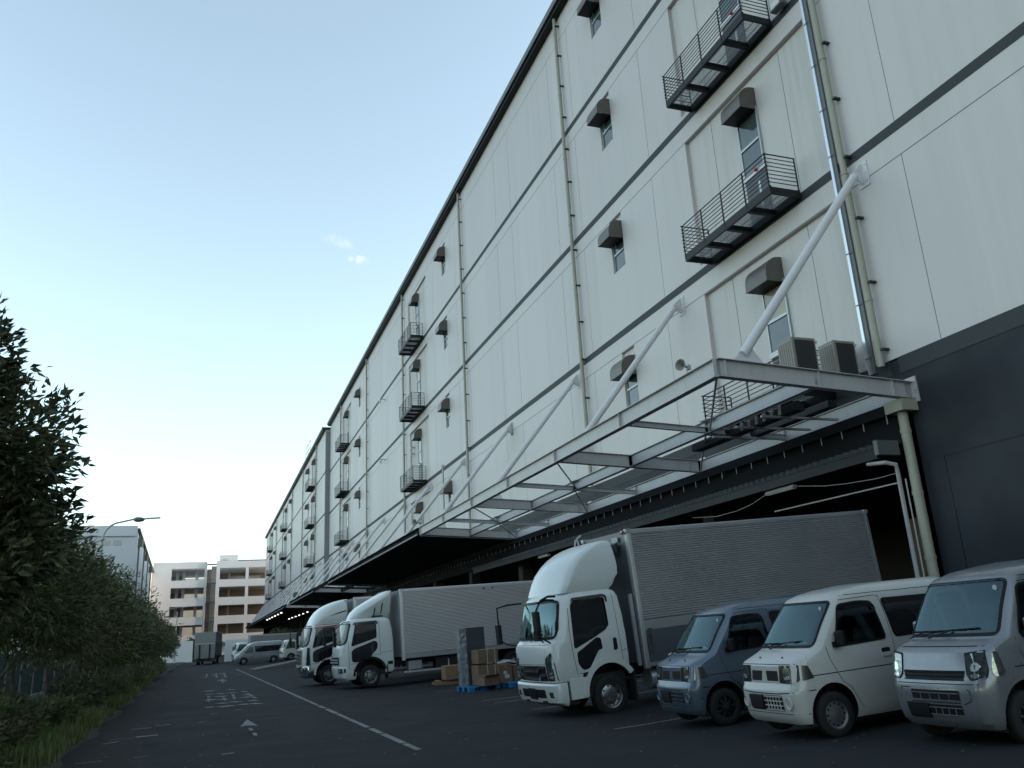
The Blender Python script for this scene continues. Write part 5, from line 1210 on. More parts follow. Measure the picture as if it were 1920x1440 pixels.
# understorey shrubs by the kerb
sl=['small round shrub right at the kerb near the bottom left corner','second small shrub at the kerb past the corner one','third kerb shrub before the middle distance','low bright green shrub at the bottom left corner','dark broad-leaved shrub beside the bottom left corner shrub','low shrub under the tall nearest tree','leafy shrub at the verge edge below the round tree','clipped dark shrub by the verge in the middle distance','second clipped dark shrub farther along the verge','small shrub past the clipped shrubs','low verge shrub near the loose light tree','far low shrub along the verge','farthest low shrub of the verge']
for i,(x,y,rx,ry,h,mt) in enumerate([(-3.25,14.6,.5,.8,.6,'leafB'),(-3.4,18.3,.45,1.0,.6,'leafC'),(-3.5,24.5,.5,1.4,.7,'leafB'),(-3.9,15.0,.95,1.5,1.25,'leafB'),(-4.2,12.0,1.2,1.6,1.7,'leafA'),(-4.9,17.6,1.2,1.9,1.5,'leafC'),(-4.0,20.5,.8,1.8,1.1,'leafB'),(-3.6,29,.7,2.0,1.15,'leafA'),(-3.6,33.5,.6,2.0,1.0,'leafA'),(-3.7,40,.6,2.4,.9,'leafB'),(-3.8,48,.7,3,.9,'leafC'),(-4.0,62,.9,5,1.0,'leafB'),(-4.6,85,1.2,8,1.2,'leafB')]):
    T=thing('shrub',sl[i],'shrub',(x,y,.05),group='shrubs along the left verge')
    leafcloud('foliage',mt,[(0,0,h*.5,rx,ry,h*.52),(rx*.3,ry*.4,h*.4,rx*.7,ry*.6,h*.45),(-rx*.3,-ry*.4,h*.62,rx*.7,ry*.5,h*.4)],3400 if y<30 else 2200,.11+.0012*y,50+i,T,cl=3,aspect=.42)
    q=MB(); r=random.Random(i)
    for k in range(7): a=r.uniform(0,6.28); q.tube([(0,0,-.05),(math.cos(a)*rx*.3,math.sin(a)*ry*.3,h*.5),(math.cos(a)*rx*.6,math.sin(a)*ry*.6,h*.85)],[.018,.012,.005],5)
    q.build('stem','bark',T)
# grass along the verge
V=[];F=[];r=random.Random(9)
for k in range(17000):
    y=8+r.random()**1.6*85; e=x_edge(y); x=e-.05-abs(r.gauss(0,.5))-.25*(math.sin(y*1.7)+1)*r.random(); 
    h=r.uniform(.10,.32)*(1.3 if math.sin(y*.8)>.1 else .7); a=r.uniform(0,6.28); w=.010+.0003*y; dx,dy=math.cos(a),math.sin(a); l=r.uniform(.1,.5)*h; z=.03+min(.06,(e-x)*.15)
    o=len(V); V+=[(x-dy*w,y+dx*w,z),(x+dy*w,y-dx*w,z),(x+dx*l*.4+dy*w*.6,y+dy*l*.4-dx*w*.6,z+h*.6),(x+dx*l*.4-dy*w*.6,y+dy*l*.4+dx*w*.6,z+h*.6),(x+dx*l,y+dy*l,z+h)]
    F+=[(o,o+1,o+2,o+3),(o+3,o+2,o+4)]
me=bpy.data.meshes.new('grass'); me.from_pydata(V,[],F); me.materials.append(M['grass']); g=bpy.data.objects.new('grass',me); C.objects.link(g); tag(g,'rough tufts of green grass along the left road edge','grass',kind='stuff')
# litter of pale leaves and specks on the asphalt
V=[];F=[]
for k in range(260):
    x,y=r.uniform(-2,9),r.uniform(5.5,26); s=r.uniform(.008,.03); a=r.uniform(0,6.28); z=gz(x,y)+.006; o=len(V)
    V+=[(x+math.cos(a)*s*1.5,y+math.sin(a)*s*1.5,z),(x-math.sin(a)*s,y+math.cos(a)*s,z+.004),(x-math.cos(a)*s*1.5,y-math.sin(a)*s*1.5,z),(x+math.sin(a)*s,y-math.cos(a)*s,z+.003)]; F.append((o,o+1,o+2,o+3))
me=bpy.data.meshes.new('fallen_leaves'); me.from_pydata(V,[],F); M['litter']=mat('dry_leaf',(.13,.11,.07),.9,noise=(4,.8,(.25,.25,.23))); me.materials.append(M['litter']); g=bpy.data.objects.new('fallen_leaves',me); C.objects.link(g); tag(g,'scattered small dry leaves and pale specks on the asphalt','litter',kind='stuff')
# teal screen fence behind the trees
M['teal']=mat('teal_fence_mesh',(.05,.095,.10),.7,noise=(1,.5,(.035,.06,.065)))
T=thing('fence','teal screen fence glimpsed between the trunks behind the left verge','fence',(-7.6,0,.1))
y=4; 
q=MB(); q.box(-.01,.01,4,130,.1,1.9); q.build('screen','teal',T)
for k in range(43): 
    q=MB(); q.tube([(.06,4+k*3,-.1),(.06,4+k*3,2.05)],.03,6); q.build('post','steel',T)
# stakes near the verge
for i,(x,y,h,d) in enumerate(((-4.6,14.6,1.9,.0),(-4.0,15.5,2.4,.28),(-3.9,22.0,1.7,-.08))):
    q=MB(); q.tube([(0,0,-.1),(d*h,0,h)],.035,7); o=q.build('stake','bark',loc=(x,y,.05)); tag(o,['upright wooden stake among the shrubs under the nearest tree','leaning wooden stake crossing behind the nearest shrubs','pale upright stake below the round tree'][i],'stake')
# ---------------------------------------------------------------- street lamps
def street_lamp(label,x,y,h,arm_,s=1.):
    T=thing('street_lamp',label,'street lamp',(x,y,0),group='street lamps on the left'); 
    q=MB(); q.tube([(0,0,-.1),(0,0,h*.5),(0,0,h-1.1)],[.09,.075,.06],12); q.build('pole','steel',T)
    q=MB(); pts=[(0,0,h-1.15)]+[(.75*(1-math.cos(R(a))),0,h-1.1+.95*math.sin(R(a))) for a in (15,35,55,75)]+[(1.0,0,h-.08),(arm_,0,h+.02)]; q.tube(pts,.045,8); q.build('arm','steel',T)
    q=MB(); n=10; q.lathe([(0,arm_-.05),(.07,arm_),(.12,arm_+.08),(.13,arm_+.25),(.10,arm_+.42),(.04,arm_+.5),(0,arm_+.5)],(0,0,h),'x',14); q.build('luminaire','roofe',T)
    q=MB(); q.tube([(arm_+.48,0,h+.04),(arm_+1.25,0,h+.09)],.045,8); q.build('sensor_rod','bark' if False else 'steel',T)
    return T
street_lamp('near curved street lamp rising above the round tree',-5.2,46.5,8.35,1.4)
street_lamp('second street lamp in front of the far ramp building',-5.6,128.,7.6,1.6)
street_lamp('third and lowest street lamp in front of the far ramp building',-8.5,232.,8.4,1.8)
q=MB(); q.tube([(0,0,0),(0,0,7.6)],[.10,.07],8); tag(q.build('utility_pole','steel',loc=(-4.4,141,0)),'slim pale pole standing against the far ramp building above the tree row','pole')
# ---------------------------------------------------------------- far left warehouse
T=thing('far_warehouse','pale blue-grey tall warehouse at the left, behind the trees and street lamp','warehouse',(-14.4,187,0),(0,0,R(1.5)))
b=MB(); b.box(-60,0,0,120,0,26.0); 
b.build('wall','bluew',T)
b=MB(); b.box(-60.2,.5,-.2,120.2,26.02,26.5,0); b.box(-60.2,-.02,-.35,-.21,24.9,27.0,1); b.box(-3,.6,119,120.4,25.2,27.2,0); b.build('roof',['roofm','bluew'],T)
for k,yy in enumerate((7,33,58,82,104,112)):
    b=MB(); b.tube([(.12,yy,.0),(.12,yy,25.9)],.16,8); b.build('drainpipe','roofe',T)
for k,yy in enumerate((5,36,70,108)):
    b=MB(); b.box(.0,.9,yy,yy+1.6,23.4,25.0); b.build('vent_hood','hood',T)
for zz in (23.6,15.2,8.):
    for k in range(3):
        b=MB(); b.box(-8.6+k*2.1,-7.0+k*2.1,-.06,-.01,zz-.5,zz+.5); 
        for j in range(3): b.box(-8.6+k*2.1+j*.6,-8.55+k*2.1+j*.6,-.09,-.06,zz-.5,zz+.5,1)
        b.build('window',['steel','bluew'],T)
b=MB(); b.box(.002,.03,0,120,19.4,19.6); b.box(.002,.03,0,120,13.,13.2); b.box(-60,0,-.03,-.002,18.9,19.05); b.build('floor_band','steel',T)
# ---------------------------------------------------------------- ramp building at the end
T=thing('ramp_building','white multi-storey truck ramp building closing the far end of the yard','building',(0,290,0))
M['glow']=mat('warm_plaster',(.50,.46,.40),.7,noise=(.2,.3,(.42,.38,.33)))
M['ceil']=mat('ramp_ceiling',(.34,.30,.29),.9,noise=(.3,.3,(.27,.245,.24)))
def rbox(name,m,x0,x1,y0,y1,z0,z1): b=MB(); b.box(x0,x1,y0,y1,z0,z1); return b.build(name,m,T)
def frame_wall(xs_,zs_,holes,name='wall'):
    b=MB(); X=sorted({*xs_,*[h[0] for h in holes],*[h[1] for h in holes]}); Zs=sorted({*zs_,*[h[2] for h in holes],*[h[3] for h in holes]})
    for a,c in zip(X[:-1],X[1:]):
        for e,g in zip(Zs[:-1],Zs[1:]):
            if any(h[0]<(a+c)/2<h[1] and h[2]<(e+g)/2<h[3] for h in holes): continue
            b.add([(a,0,e),(c,0,e),(c,0,g),(a,0,g),(a,.8,e),(c,.8,e),(c,.8,g),(a,.8,g)],[(0,1,2,3),(5,4,7,6),(0,4,5,1),(3,2,6,7),(1,5,6,2),(0,3,7,4)])
    o=b.build(name,'conc',T)
    bm=bmesh.new(); bm.from_mesh(o.data); bmesh.ops.remove_doubles(bm,verts=bm.verts[:],dist=1e-4)
    fs={}
    for f in bm.faces: fs.setdefault(tuple(sorted(v.index for v in f.verts)),[]).append(f)
    bmesh.ops.delete(bm,geom=[f for l in fs.values() if len(l)>1 for f in l],context='FACES'); bm.to_mesh(o.data); bm.free()
    return o
lv=[(6.4,9.5),(12.05,15.3),(17.8,21.1),(23.4,27.05)]
hl=[(-11.5,-1.6,a,c) for a,c in lv]; hr=[(3.1,11.1,a,c) for a,c in lv]+[(12.05,19.4,a,c) for a,c in lv]+[(20.6,30,a,c) for a,c in lv]
frame_wall([-17,-.9],[3.9,29.15],hl); frame_wall([2.0,34],[3.9,29.3],hr)
for (a,c) in lv+[(29.1,30)]:
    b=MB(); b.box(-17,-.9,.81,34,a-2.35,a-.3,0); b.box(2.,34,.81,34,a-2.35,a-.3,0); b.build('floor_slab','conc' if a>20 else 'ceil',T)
for i,(a,c) in enumerate(lv):   # inner columns and ramps seen through the openings
    for x in (-10.4,-8.4,-4.4): rbox('column','conc',x,x+.9,7,7.9,a-.3,c+1.0)
    for x in (6,12,18): rbox('column','conc',x,x+.7,14,14.8,a-.3,c+1.)
    rbox('back_wall','ceil',-17,-8.6,26,26.4,a-.28,c+.9)
    rbox('back_wall','ceil',2.2,33,20,20.4,a-.28,c+.9)
    if i==3: rbox('parapet','bluew',6.7,16.5,12,12.3,a-.28,a+1.9)
    b=MB(); b.box(5,6.4,5,5.3,c+.55,c+.62); b.box(9,10.4,5,5.3,c+.55,c+.62); b.box(13.5,14.9,5,5.3,c+.55,c+.62); b.build('ceiling_light','white',T)
for k in range(5):   # stair tower in the gap
    z=4.3+6.0*k; b=MB(); b.box(-.9,2.0,1.0,3.,z,z+.25); 
    for x in (-.7,-.1,.5,1.1,1.8): b.box(x,x+.06,1.0,1.06,z+.25,z+1.35)
    b.box(-.9,2,1.0,1.06,z+1.30,z+1.37); b.build('stair_landing','roofe',T)
rbox('stair_wall','glow',.5,2.0,6,6.4,0,28.2); rbox('stair_wall','ceil',-.85,.5,9,9.4,0,27.5); rbox('duct','steel',-1.25,-.95,-.35,-.02,4,28.9)
rbox('rear_block','glow',-22,4,52,54,0,28)
rbox('penthouse','conc',2.9,8.5,1.5,8,29.32,31.35); rbox('roof_cap','hood',8.52,34,-.1,.9,29.32,29.55)
q=MB(); q.box(3.8,5.6,1.2,1.4,29.6,29.75); q.box(4,4.1,1.2,1.3,29.75,30.1); q.box(5.4,5.5,1.2,1.3,29.75,30.1); q.box(4,5.5,1.2,1.3,30.08,30.15); q.build('roof_rail','steel',T)
rbox('base_wall','conc',-17,34,2,3,0,3.9); rbox('base_band','roofe',-17,34,1.7,1.98,2.9,3.1)
b=MB(); b.box(-1.15,-1.0,-.1,-.02,2,29); b.build('joint','roofe',T)
# low walls and gate in front
tag(MB().box(-6.6,-2.0,0,.25,0,3.3).build('low_wall','conc',loc=(0,150,0)),'low white wall at the road end left of the parked container truck','wall')
tag(MB().box(2.6,15.9,0,.3,0,3.0).build('yard_wall','conc',loc=(0,133,.0)),'long pale yard wall behind the minibus and distant trucks','wall')
for i,(x,y,rx,h) in enumerate(((11.5,139,4.2,4.2),(-2.2,160,1.6,3.6))):
    T2=thing('bush',['clump of warm-lit bush behind the yard wall under the far canopy','yellowish bush behind the low wall left of the container truck'][i],'bush',(x,y,0)); leafcloud('foliage','leafC',[(0,0,h*.6,rx,2,h*.42)],2600,.35,80+i,T2,cl=3,aspect=.5)
    q=MB(); q.tube([(0,0,0),(.1,0,h*.4),(.3,.1,h*.7)],[.12,.08,.04],6); q.build('trunk','bark',T2)
# ---------------------------------------------------------------- distant vehicles
M['green']=mat('dark_green_tarp',(.03,.05,.04),.6,noise=(1,.4,(.02,.03,.028)))
M['greyp']=mat('dull_grey_panel',(.20,.21,.21),.6,noise=(.6,.3,(.15,.155,.155)))
T=thing('container_truck','dark grey box truck seen from behind with a folded tail lift, at the road end','truck',(-1.35,115.5,.0),(0,0,R(-6)))
b=MB(); b.box(0,2.5,0,8.2,1.05,3.9); b.build('cargo_box','greyp',T,bevel=.03)
b=MB(); b.box(2.51,2.53,.1,8.1,1.1,2.6); b.build('side_tarp','green',T); b=MB(); b.box(2.51,2.53,.1,8.1,2.62,3.85); b.build('side_panel','roofe',T)
b=MB(); b.box(.05,2.45,-.16,-.01,.75,2.55); b.box(.05,2.45,-.19,-.16,2.47,2.56,1); b.build('tail_lift',['greyp','steel'],T)
for x in (.55,1.75): b=MB(); b.box(x,x+.16,-.28,-.17,.5,2.4); b.build('lift_rail','chassis',T)
b=MB(); b.box(.0,2.5,-.1,.1,.38,.62); b.box(.3,2.2,.2,7.9,.5,1.0); b.build('chassis','chassis',T)
for x in (.15,2.05): b=MB(); b.box(x,x+.3,-.14,-.1,.42,.56); b.build('tail_lamp','lampo',T)
for (x,y) in ((.2,1.6),(2.1,1.6),(.2,2.9),(2.1,2.9),(.2,6.8),(2.1,6.8)):
    q=MB(); q.lathe([(0,-.16),(.3,-.15),(.45,-.12),(.47,.1),(.3,.16),(0,.16)],(x+.1,y,.47),'x',20); q.build('wheel','tyre',T)
    q=MB(); q.lathe([(0,.165),(.2,.165),(.25,.12)],(x+.1,y,.47),'x',14); q.build('rim','rimc',T)
q=MB(); q.box(.1,2.4,8.3,10.0,.7,3.0); q.build('cab','greyp',T)
def minibus(label,x,y,z,h,s=1.):
    T=thing('minibus',label,'minibus')
    S=Shape([(.22,.12,5.30,.86,.18,.08,.04),(.40,.03,5.36,.92,.22,.1,.06),(.62,.0,5.37,.94,.24,.1,.07),(.86,.07,5.37,.94,.24,.1,.07),(1.0,.16,5.37,.935,.24,.1,.08),(1.12,.55,5.36,.93,.2,.1,.08),(1.5,.98,5.34,.89,.2,.12,.09),(1.95,1.45,5.30,.83,.22,.14,.1),(2.12,1.72,5.26,.78,.25,.16,.1),(2.22,2.1,5.18,.68,.25,.2,.1),(2.26,2.6,5.0,.5,.2,.2,.08)])
    S.body('body','psilver',T,arches=[(1.05,.34,.42,.55),(4.15,.34,.42,.55)])
    f=S.patch('windscreen','plast',T,[(-.82,1.14),(.82,1.14),(.74,1.93),(-.74,1.93)],'front',.004,.02,.04); S.patch('pane','wind',f,[(-.78,1.17),(.78,1.17),(.70,1.90),(-.70,1.90)],'front',.01,.004,.04)
    for wh in('side','sidefar'):
        glazed(S,T,[(1.12,1.20),(1.98,1.22),(1.98,1.75),(1.62,1.78)],wh,'windt',.04); glazed(S,T,[(2.25,1.22),(5.02,1.24),(4.98,1.78),(2.15,1.80)],wh,'side',.06)
    for s_ in (-1,1):
        wheel(T,1.05,s_*.83,.33,.2,'steel',s_); wheel(T,4.15,s_*.83,.33,.2,'steel',s_); S.patch('headlight','lampg',T,[(s_*.55,.75),(s_*.50,.95),(s_*.84,.98),(s_*.86,.75)],'front',.006,.02,.03)
        mirror_box(T,(1.05,s_*1.02,1.3),0,.07,.09,.1,'psilver')
    S.patch('grille','plast',T,[(-.45,.76),(.45,.76),(.45,.88),(-.45,.88)],'front',.004,.02,.02); S.patch('lower_grille','plast',T,[(-.6,.36),(.6,.36),(.6,.5),(-.6,.5)],'front',.004,.02,.02)
    g=line(S,'x',T,[(2.02,1.9),(2.1,1.15),(2.05,.4)],'side',.012); l=line(S,'x',T,[(2.2,1.05),(5.2,1.08)],'side',.02); g.add(l.v,l.f); g.build('panel_gap','plast',T)
    place(T,x,y,z,h,.9,s)
    return T
minibus('long silver minibus with dark windows at the far end of the parking row',2.75,97.5,.02,5.)
def small_truck(label,x,y,z,h,cabm,boxm,boxl,s=1.,flat=False,hh=2.9):
    T=thing('small_truck',label,'truck')
    S=Shape([(.35,.06,1.55,.80,.14,.05,.06),(.5,.02,1.58,.84,.16,.05,.08),(1.15,.03,1.58,.85,.17,.05,.08),(1.25,.08,1.58,.85,.18,.05,.09),(1.9,.36,1.52,.79,.2,.1,.1),(2.02,.5,1.42,.72,.22,.14,.1),(2.06,.7,1.3,.6,.2,.15,.08)])
    S.body('cab',cabm,T,arches=[(.95,.36,.42,.5)])
    f=S.patch('windscreen','plast',T,[(-.76,1.28),(.76,1.28),(.69,1.9),(-.69,1.9)],'front',.004,.02,.04); S.patch('pane','wind',f,[(-.72,1.31),(.72,1.31),(.66,1.87),(-.66,1.87)],'front',.01,.004,.04)
    for wh in('side','sidefar'): glazed(S,T,[(.42,1.2),(1.35,1.3),(1.32,1.85),(.68,1.85)],wh,'windt',.05)
    S.patch('grille','plast',T,[(-.5,.75),(.5,.75),(.5,.92),(-.5,.92)],'front',.004,.02,.02)
    for s_ in (-1,1): S.patch('headlight','lampg',T,[(s_*.55,.68),(s_*.55,.86),(s_*.76,.86),(s_*.76,.68)],'front',.008,.02,.02); mirror_box(T,(.25,s_*.98,1.55),0,.04,.08,.16)
    for xx in (.95,1.8+boxl*.62):
        for s_ in(-1,1): wheel(T,xx,s_*.70,.36,.2,'truck',s_)
    b=MB(); b.box(1.5,1.8+boxl,-.35,.35,.45,.7); b.build('chassis','chassis',T)
    if flat:
        b=MB(); b.box(1.7,1.8+boxl,-.95,.95,.72,.84); b.box(1.7,1.8+boxl,-.98,-.95,.84,1.1); b.box(1.7,1.8+boxl,.95,.98,.84,1.1); b.build('flat_bed','steel',T)
    else:
        b=MB(); b.box(1.7,1.8+boxl,-.92,.92,.75,hh); b.build('cargo_box',boxm,T,bevel=.03); b=MB(); b.box(1.69,1.8+boxl+.01,-.94,-.92,hh-.12,hh+.0); b.box(1.69,1.8+boxl+.01,-.94,-.92,.75,.85); b.build('box_rail','steel',T)
    place(T,x,y,z,h,.5,s); return T
small_truck('pale box truck nose-out behind the silver minibus',2.9,108,.0,5.,'pwhite2','greyp',4.6,1.15,hh=2.75)
small_truck('white cab of a small flatbed truck beside the lowered ramp',7.2,92,.25,8.,'pwhite','steel',3.6,1.0,flat=True)
small_truck('small white truck tucked behind the minibus tail',7.4,103,.15,4.,'pwhite','teal',3.,.92,flat=True)
b=MB(); 
for yy in (0,1.6): b.add([(0,yy,.03),(5.6,yy,.80),(5.6,yy+.5,.80),(0,yy+.5,.03),(0,yy,-.02),(5.6,yy,.72),(5.6,yy+.5,.72),(0,yy+.5,-.02)],[(0,1,2,3),(4,7,6,5),(0,4,5,1),(2,6,7,3),(0,3,7,4),(1,5,6,2)])
for k in range(9): x=.5+k*.6; b.box(x,x+.06,.5,1.6,.02+x*.137-.04,.03+x*.137)
o=b.build('loading_ramp','greyp',loc=(3.8,73.5,gz(3.8,74)+.02)); o.rotation_euler=(0,0,R(8)); tag(o,'long grey sloping ramp lowered to the ground in front of the distant trucks','ramp')
# ---------------------------------------------------------------- pallets and goods
M['blue']=mat('blue_plastic_pallet',(.02,.16,.36),.45,noise=(3,.3,(.015,.11,.26)))
M['card']=mat('brown_cardboard',(.175,.112,.07),.85,noise=[(2.,.4,(.13,.082,.05)),(18,.2,(.20,.135,.09))],bump=(14,.25,.01))
M['card2']=mat('pale_cardboard',(.26,.16,.09),.85,noise=(3,.4,(.2,.12,.07)),bump=(14,.25,.01))
M['label']=mat('paper_label',(.5,.5,.48),.7)
M['wrap']=mat('grey_stretch_film',(.20,.215,.235),.25,coat=.6,noise=[(5,.5,(.32,.34,.36)),(14,.4,(.12,.13,.15))],bump=(9,.9,.05))
M['wrapd']=mat('dark_wrapped_panel',(.045,.05,.06),.3,coat=.7,noise=(3,.5,(.07,.075,.085)),bump=(6,.5,.03))
def pallet(label,x,y,rz):
    T=thing('pallet',label,'pallet',(x,y,gz(x,y)),(0,R(-2.2),R(rz)),group='blue plastic pallets')
    b=MB()
    for k in range(9): b.box(-.55,.55,-.55+k*.1245,-.55+k*.1245+.095,.125,.145)
    b.build('top_deck','blue',T)
    for i,a in enumerate((-.55,-.09,.37)):
        for c in (-.55,-.09,.37): b=MB(); b.box(a,a+.18,c,c+.18,.022,.125); b.build('foot','blue',T)
    b=MB()
    for k in (-.55,-.09,.37): b.box(-.55,.55,k,k+.16,0,.021)
    b.build('bottom_deck','blue',T); return T
pallet('left blue pallet under the strapped cartons and the tall dark panel',8.45,27.4,6)
pallet('right blue pallet under the two wide cartons',9.65,26.9,8)
def carton(label,x,y,z,w,d,h,rz=0,m='card',open_=False,labels=(),strap=False,flaps=False):
    T=thing('carton',label,'carton',(x,y,z),(0,R(-2.),R(rz)),group='cardboard cartons on the blue pallets')
    T.scale=(.93,.93,.93)
    b=MB()
    if open_:
        t=.012; b.box(0,w,0,t,0,h); b.box(0,w,d-t,d,0,h); b.box(0,t,t,d-t,0,h); b.box(w-t,w,t,d-t,0,h); b.box(0,w,0,d,-.002,.01)
        b.obox((w/2,-.05,h+.03),(w/2-.01,0,0),(0,.07,-.05),(0,.002,.003)); b.obox((w/2,d+.05,h+.04),(w/2-.01,0,0),(0,.07,.06),(0,.003,.003))
    else: b.box(0,w,0,d,0,h)
    b.build('box',m,T,bevel=.008)
    if not open_:
        b=MB(); b.box(.0,w,-.003,-.001,h*.49,h*.505) if flaps else b.box(w*.5-.03,w*.5+.03,-.003,-.001,h*.75,h); b.box(0.01,w-.01,d*.5-.03,d*.5+.03,h+.001,h+.004); b.build('tape','card2',T)
    for (lx,lz,lw,lh) in labels: b=MB(); b.box(lx,lx+lw,-.006,-.0035,lz,lz+lh); b.build('label','label',T)
    if strap:
        for sx in (w*.45,w*.82): b=MB(); b.box(sx,sx+.018,-.008,-.0035,0,h); b.box(sx,sx+.018,-.008,d,h+.002,h+.007); b.build('strap','label',T)
    return T
g0=gz(8.4,27)+.155
carton('upper strapped carton with hand slots, on top of the strapped stack',8.35,27.0,g0+.66,.78,.6,.46,6,strap=True)
for zz in (.20,.30): pass
carton('lower strapped carton with a torn hole, bottom of the strapped stack',8.35,27.0,g0,.78,.6,.655,6,strap=True,flaps=True)
b=MB(); b.obox((8.62,26.985,g0+.25),(.12,.012,0),(0,.004,0),(0,0,.13)); tag(b.build('dark_hole','chassis'),'dark torn opening in the lower strapped carton','opening') if False else None
carton('small open carton standing in front of the strapped stack',8.38,26.5,g0,.60,.42,.27,12,open_=True)
carton('taller carton with two white labels, left of the wide pair',9.02,26.85,g0+.02,.50,.5,.62,8,labels=((.16,.30,.12,.10),(.2,.16,.18,.12)))
carton('wide plain carton with one white label, right of the labelled one',9.54,26.9,g0+.04,.60,.5,.56,6,m='card',labels=((.38,.18,.14,.18),))
def wrapped(label,x,y,z,w,d,h,rz,m,seed,name='wrapped_goods'):
    b=MB(); r=random.Random(seed); n=14; rows=[]
    for k in range(n+1):
        zz=h*k/n; per=[(0,0),(w*.5,0),(w,0),(w,d*.5),(w,d),(w*.5,d),(0,d),(0,d*.5)]
        rows.append([(px+r.uniform(-.014,.014),py+r.uniform(-.014,.014),zz+(r.uniform(-.01,.02) if k==n else 0)) for px,py in per])
    vs=[p for q in rows for p in q]; b.add(vs,[(i*8+k,i*8+(k+1)%8,(i+1)*8+(k+1)%8,(i+1)*8+k) for i in range(n) for k in range(8)],0,False)
    b.add(rows[-1],[tuple(range(8))],0); b.add(rows[0],[tuple(range(8))[::-1]],0)
    o=b.build(name,m,loc=(x,y,z)); o.rotation_euler=(0,R(-2),R(rz)); tag(o,label,'wrapped goods'); return o
T=thing('wrapped_goods','tall dark flat panel wrapped in film, standing behind the strapped cartons','wrapped goods',(7.98,27.7,g0-.02),(0,R(-2.),R(3)))
for nm,m_,a in (('panel','wrapd',(.24,.90,-.01,.16,0,1.82)),('film_edge','wrap',(0,.235,-.04,.30,0,1.80))):
    b=MB(); r=random.Random(4); x0_,x1_,y0_,y1_,z0_,z1_=a; n=16
    rows=[]
    for k in range(n+1): rows.append([(px+r.uniform(-.010,.010)*(nm!='panel'),py+r.uniform(-.012,.012)*(nm!='panel'),z0_+(z1_-z0_)*k/n) for px,py in ((x0_,y0_),((x0_+x1_)/2,y0_),(x1_,y0_),(x1_,y1_),((x0_+x1_)/2,y1_),(x0_,y1_))])
    b.add([p for q in rows for p in q],[(i*6+k,i*6+(k+1)%6,(i+1)*6+(k+1)%6,(i+1)*6+k) for i in range(n) for k in range(6)]); b.add(rows[-1],[tuple(range(6))]); b.build(nm,m_,T)
wrapped('tall pale film-wrapped goods standing behind the nearest truck cab',10.05,26.6,g0-.13,.62,.55,1.88,8,'wrap',5)
wrapped('dark bundle under clear film behind the cartons',9.45,28.2,g0-.05,.75,.5,.62,5,'wrapd',6,'wrapped_bundle')
wrapped('low film-wrapped long bundle lying on the timber left of the pallets',8.55,31.6,gz(8.5,31.6)+.24,1.2,.6,.42,4,'wrap',7,'wrapped_bundle')
carton('pale carton end lying left of the pallets beside the wrapped bundle',8.4,31.3,gz(8.5,31.6)+.18,.55,.5,.52,4,m='card2')
b=MB(); b.box(0,1.7,0,.12,0,.10); b.box(0,1.7,.5,.62,0,.10); b.box(.1,.22,0,.62,.10,.16); b.box(1.4,1.52,0,.62,.10,.16); tag(b.build('timber_skid','card2',loc=(8.05,31.4,gz(8.5,31.5)+.01)),'low timber skid under the film-wrapped bundle left of the pallets','skid')
b=MB(); 
def cloth():
    r=random.Random(3); V_=[];F_=[];n=8
    for j in range(n):
        for i in range(n): V_.append((i*.11,j*.09,.12*math.exp(-((i-3.5)**2+(j-3.5)**2)/12)+r.uniform(-.02,.02)))
    for j in range(n-1):
        for i in range(n-1): F_.append((j*n+i,j*n+i+1,(j+1)*n+i+1,(j+1)*n+i))
    return V_,F_
V_,F_=cloth(); b.add(V_,F_,0,True); o=b.build('film_scrap','wrap',loc=(9.4,28.1,g0+.58)); tag(o,'crumpled sheet of clear film lying over the dark bundle','film')
# ---------------------------------------------------------------- camera, sky, sun
P,Rr,Y=R(16.8),R(3.13),R(20.4)
Fw=Vector((math.sin(Y)*math.cos(P),math.cos(Y)*math.cos(P),math.sin(P))); r0=Vector((math.cos(Y),-math.sin(Y),0)); u0=r0.cross(Fw)
rr=r0*math.cos(Rr)-u0*math.sin(Rr); uu=r0*math.sin(Rr)+u0*math.cos(Rr)
cd=bpy.data.cameras.new('camera'); cd.sensor_width=36; cd.lens=1546*36/1920; cd.clip_end=5000; cd.clip_start=.1
cam=bpy.data.objects.new('camera',cd); C.objects.link(cam)
mt=Matrix((rr,uu,-Fw)).transposed().to_4x4(); mt.translation=Vector((0,0,1.75)); cam.matrix_world=mt; sc.camera=cam
w=bpy.data.worlds.new('World'); sc.world=w; w.use_nodes=True; N=w.node_tree.nodes; L=w.node_tree.links
sky=N.new('ShaderNodeTexSky'); sky.sky_type='NISHITA'; sky.sun_disc=False
SUN_EL,SUN_AZ=12.0,98.0      # azimuth clockwise from +y
sky.sun_elevation=R(SUN_EL); sky.sun_rotation=R(SUN_AZ); sky.air_density=1.0; sky.dust_density=1.0; sky.ozone_density=1.5
bg=N['Background']; bg.inputs[1].default_value=.15
hs=N.new('ShaderNodeHueSaturation'); hs.inputs['Saturation'].default_value=.70; tm=N.new('ShaderNodeMix'); tm.data_type='RGBA'; tm.blend_type='MULTIPLY'; tm.inputs[0].default_value=1; tm.inputs[7].default_value=(.93,1.04,.93,1); L.new(sky.outputs[0],tm.inputs[6]); L.new(tm.outputs[2],hs.inputs['Color'])
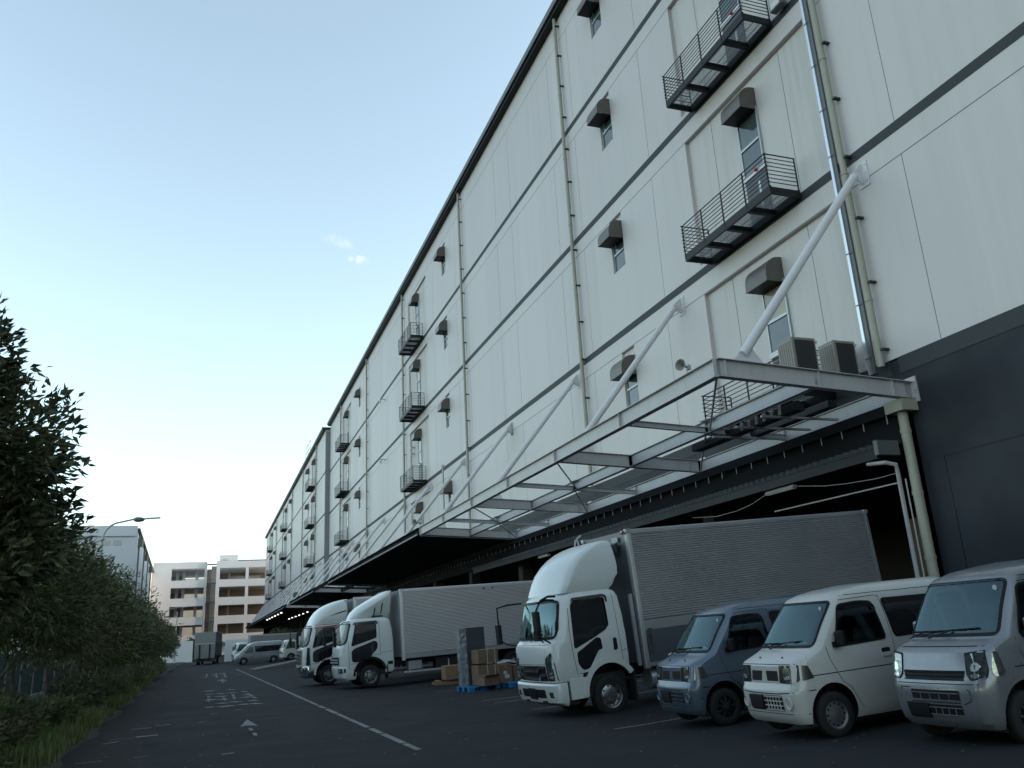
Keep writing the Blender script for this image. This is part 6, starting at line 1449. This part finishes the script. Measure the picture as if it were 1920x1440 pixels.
# two thin wisps of cloud, fixed by compass direction
def dirpx(az,el): return Vector((math.sin(R(az))*math.cos(R(el)),math.cos(R(az))*math.cos(R(el)),math.sin(R(el))))
tc=N.new('ShaderNodeTexCoord'); colr=hs.outputs[0]
for (px_,py_,su,sv,ang,amt) in ((636,453,.022,.0075,-18,.13),(671,487,.014,.0055,-8,.32)):
    d0=(rr*(px_-960)/1546-uu*(py_-720)/1546+Fw).normalized(); e1=(rr*math.cos(R(ang))+uu*math.sin(R(ang))); e1=(e1-d0*e1.dot(d0)).normalized(); e2=d0.cross(e1)
    acc=None
    for e_,k_ in ((e1,1/su),(e2,1/sv)):
        dt=N.new('ShaderNodeVectorMath'); dt.operation='DOT_PRODUCT'; dt.inputs[1].default_value=e_*k_; L.new(tc.outputs['Generated'],dt.inputs[0])
        sq=N.new('ShaderNodeMath'); sq.operation='MULTIPLY'; L.new(dt.outputs['Value'],sq.inputs[0]); L.new(dt.outputs['Value'],sq.inputs[1])
        if acc is None: acc=sq
        else: ad=N.new('ShaderNodeMath'); ad.operation='ADD'; L.new(acc.outputs[0],ad.inputs[0]); L.new(sq.outputs[0],ad.inputs[1]); acc=ad
    mr=N.new('ShaderNodeMapRange'); mr.interpolation_type='SMOOTHSTEP'; mr.inputs[1].default_value=1.3; mr.inputs[2].default_value=0; mr.inputs[3].default_value=0; mr.inputs[4].default_value=amt; L.new(acc.outputs[0],mr.inputs[0])
    fr=N.new('ShaderNodeVectorMath'); fr.operation='DOT_PRODUCT'; fr.inputs[1].default_value=d0; L.new(tc.outputs['Generated'],fr.inputs[0])
    gt=N.new('ShaderNodeMath'); gt.operation='GREATER_THAN'; gt.inputs[1].default_value=.5; L.new(fr.outputs['Value'],gt.inputs[0])
    nz_=N.new('ShaderNodeTexNoise'); nz_.inputs['Scale'].default_value=90; nz_.inputs['Detail'].default_value=4; L.new(tc.outputs['Generated'],nz_.inputs['Vector'])
    nr=N.new('ShaderNodeMapRange'); nr.inputs[1].default_value=.38; nr.inputs[2].default_value=.62; L.new(nz_.outputs[0],nr.inputs[0])
    m1=N.new('ShaderNodeMath'); m1.operation='MULTIPLY'; L.new(mr.outputs[0],m1.inputs[0]); L.new(nr.outputs[0],m1.inputs[1])
    m2=N.new('ShaderNodeMath'); m2.operation='MULTIPLY'; L.new(m1.outputs[0],m2.inputs[0]); L.new(gt.outputs[0],m2.inputs[1])
    mx=N.new('ShaderNodeMix'); mx.data_type='RGBA'; L.new(m2.outputs[0],mx.inputs[0]); L.new(colr,mx.inputs[6]); mx.inputs[7].default_value=(3.4,3.2,3.1,1); colr=mx.outputs[2]
L.new(colr,bg.inputs[0])
sd=bpy.data.lights.new('sun','SUN'); sd.energy=1.2; sd.angle=R(.5); sd.color=(1,.74,.54)
so=bpy.data.objects.new('sun',sd); C.objects.link(so)
dv=Vector((math.sin(R(SUN_AZ))*math.cos(R(SUN_EL)),math.cos(R(SUN_AZ))*math.cos(R(SUN_EL)),math.sin(R(SUN_EL))))
so.rotation_euler=dv.to_track_quat('Z','Y').to_euler(); so.location=(30,10,60)
sc.view_settings.view_transform='Standard'; sc.view_settings.look='None'; sc.view_settings.exposure=1.74; sc.view_settings.gamma=1
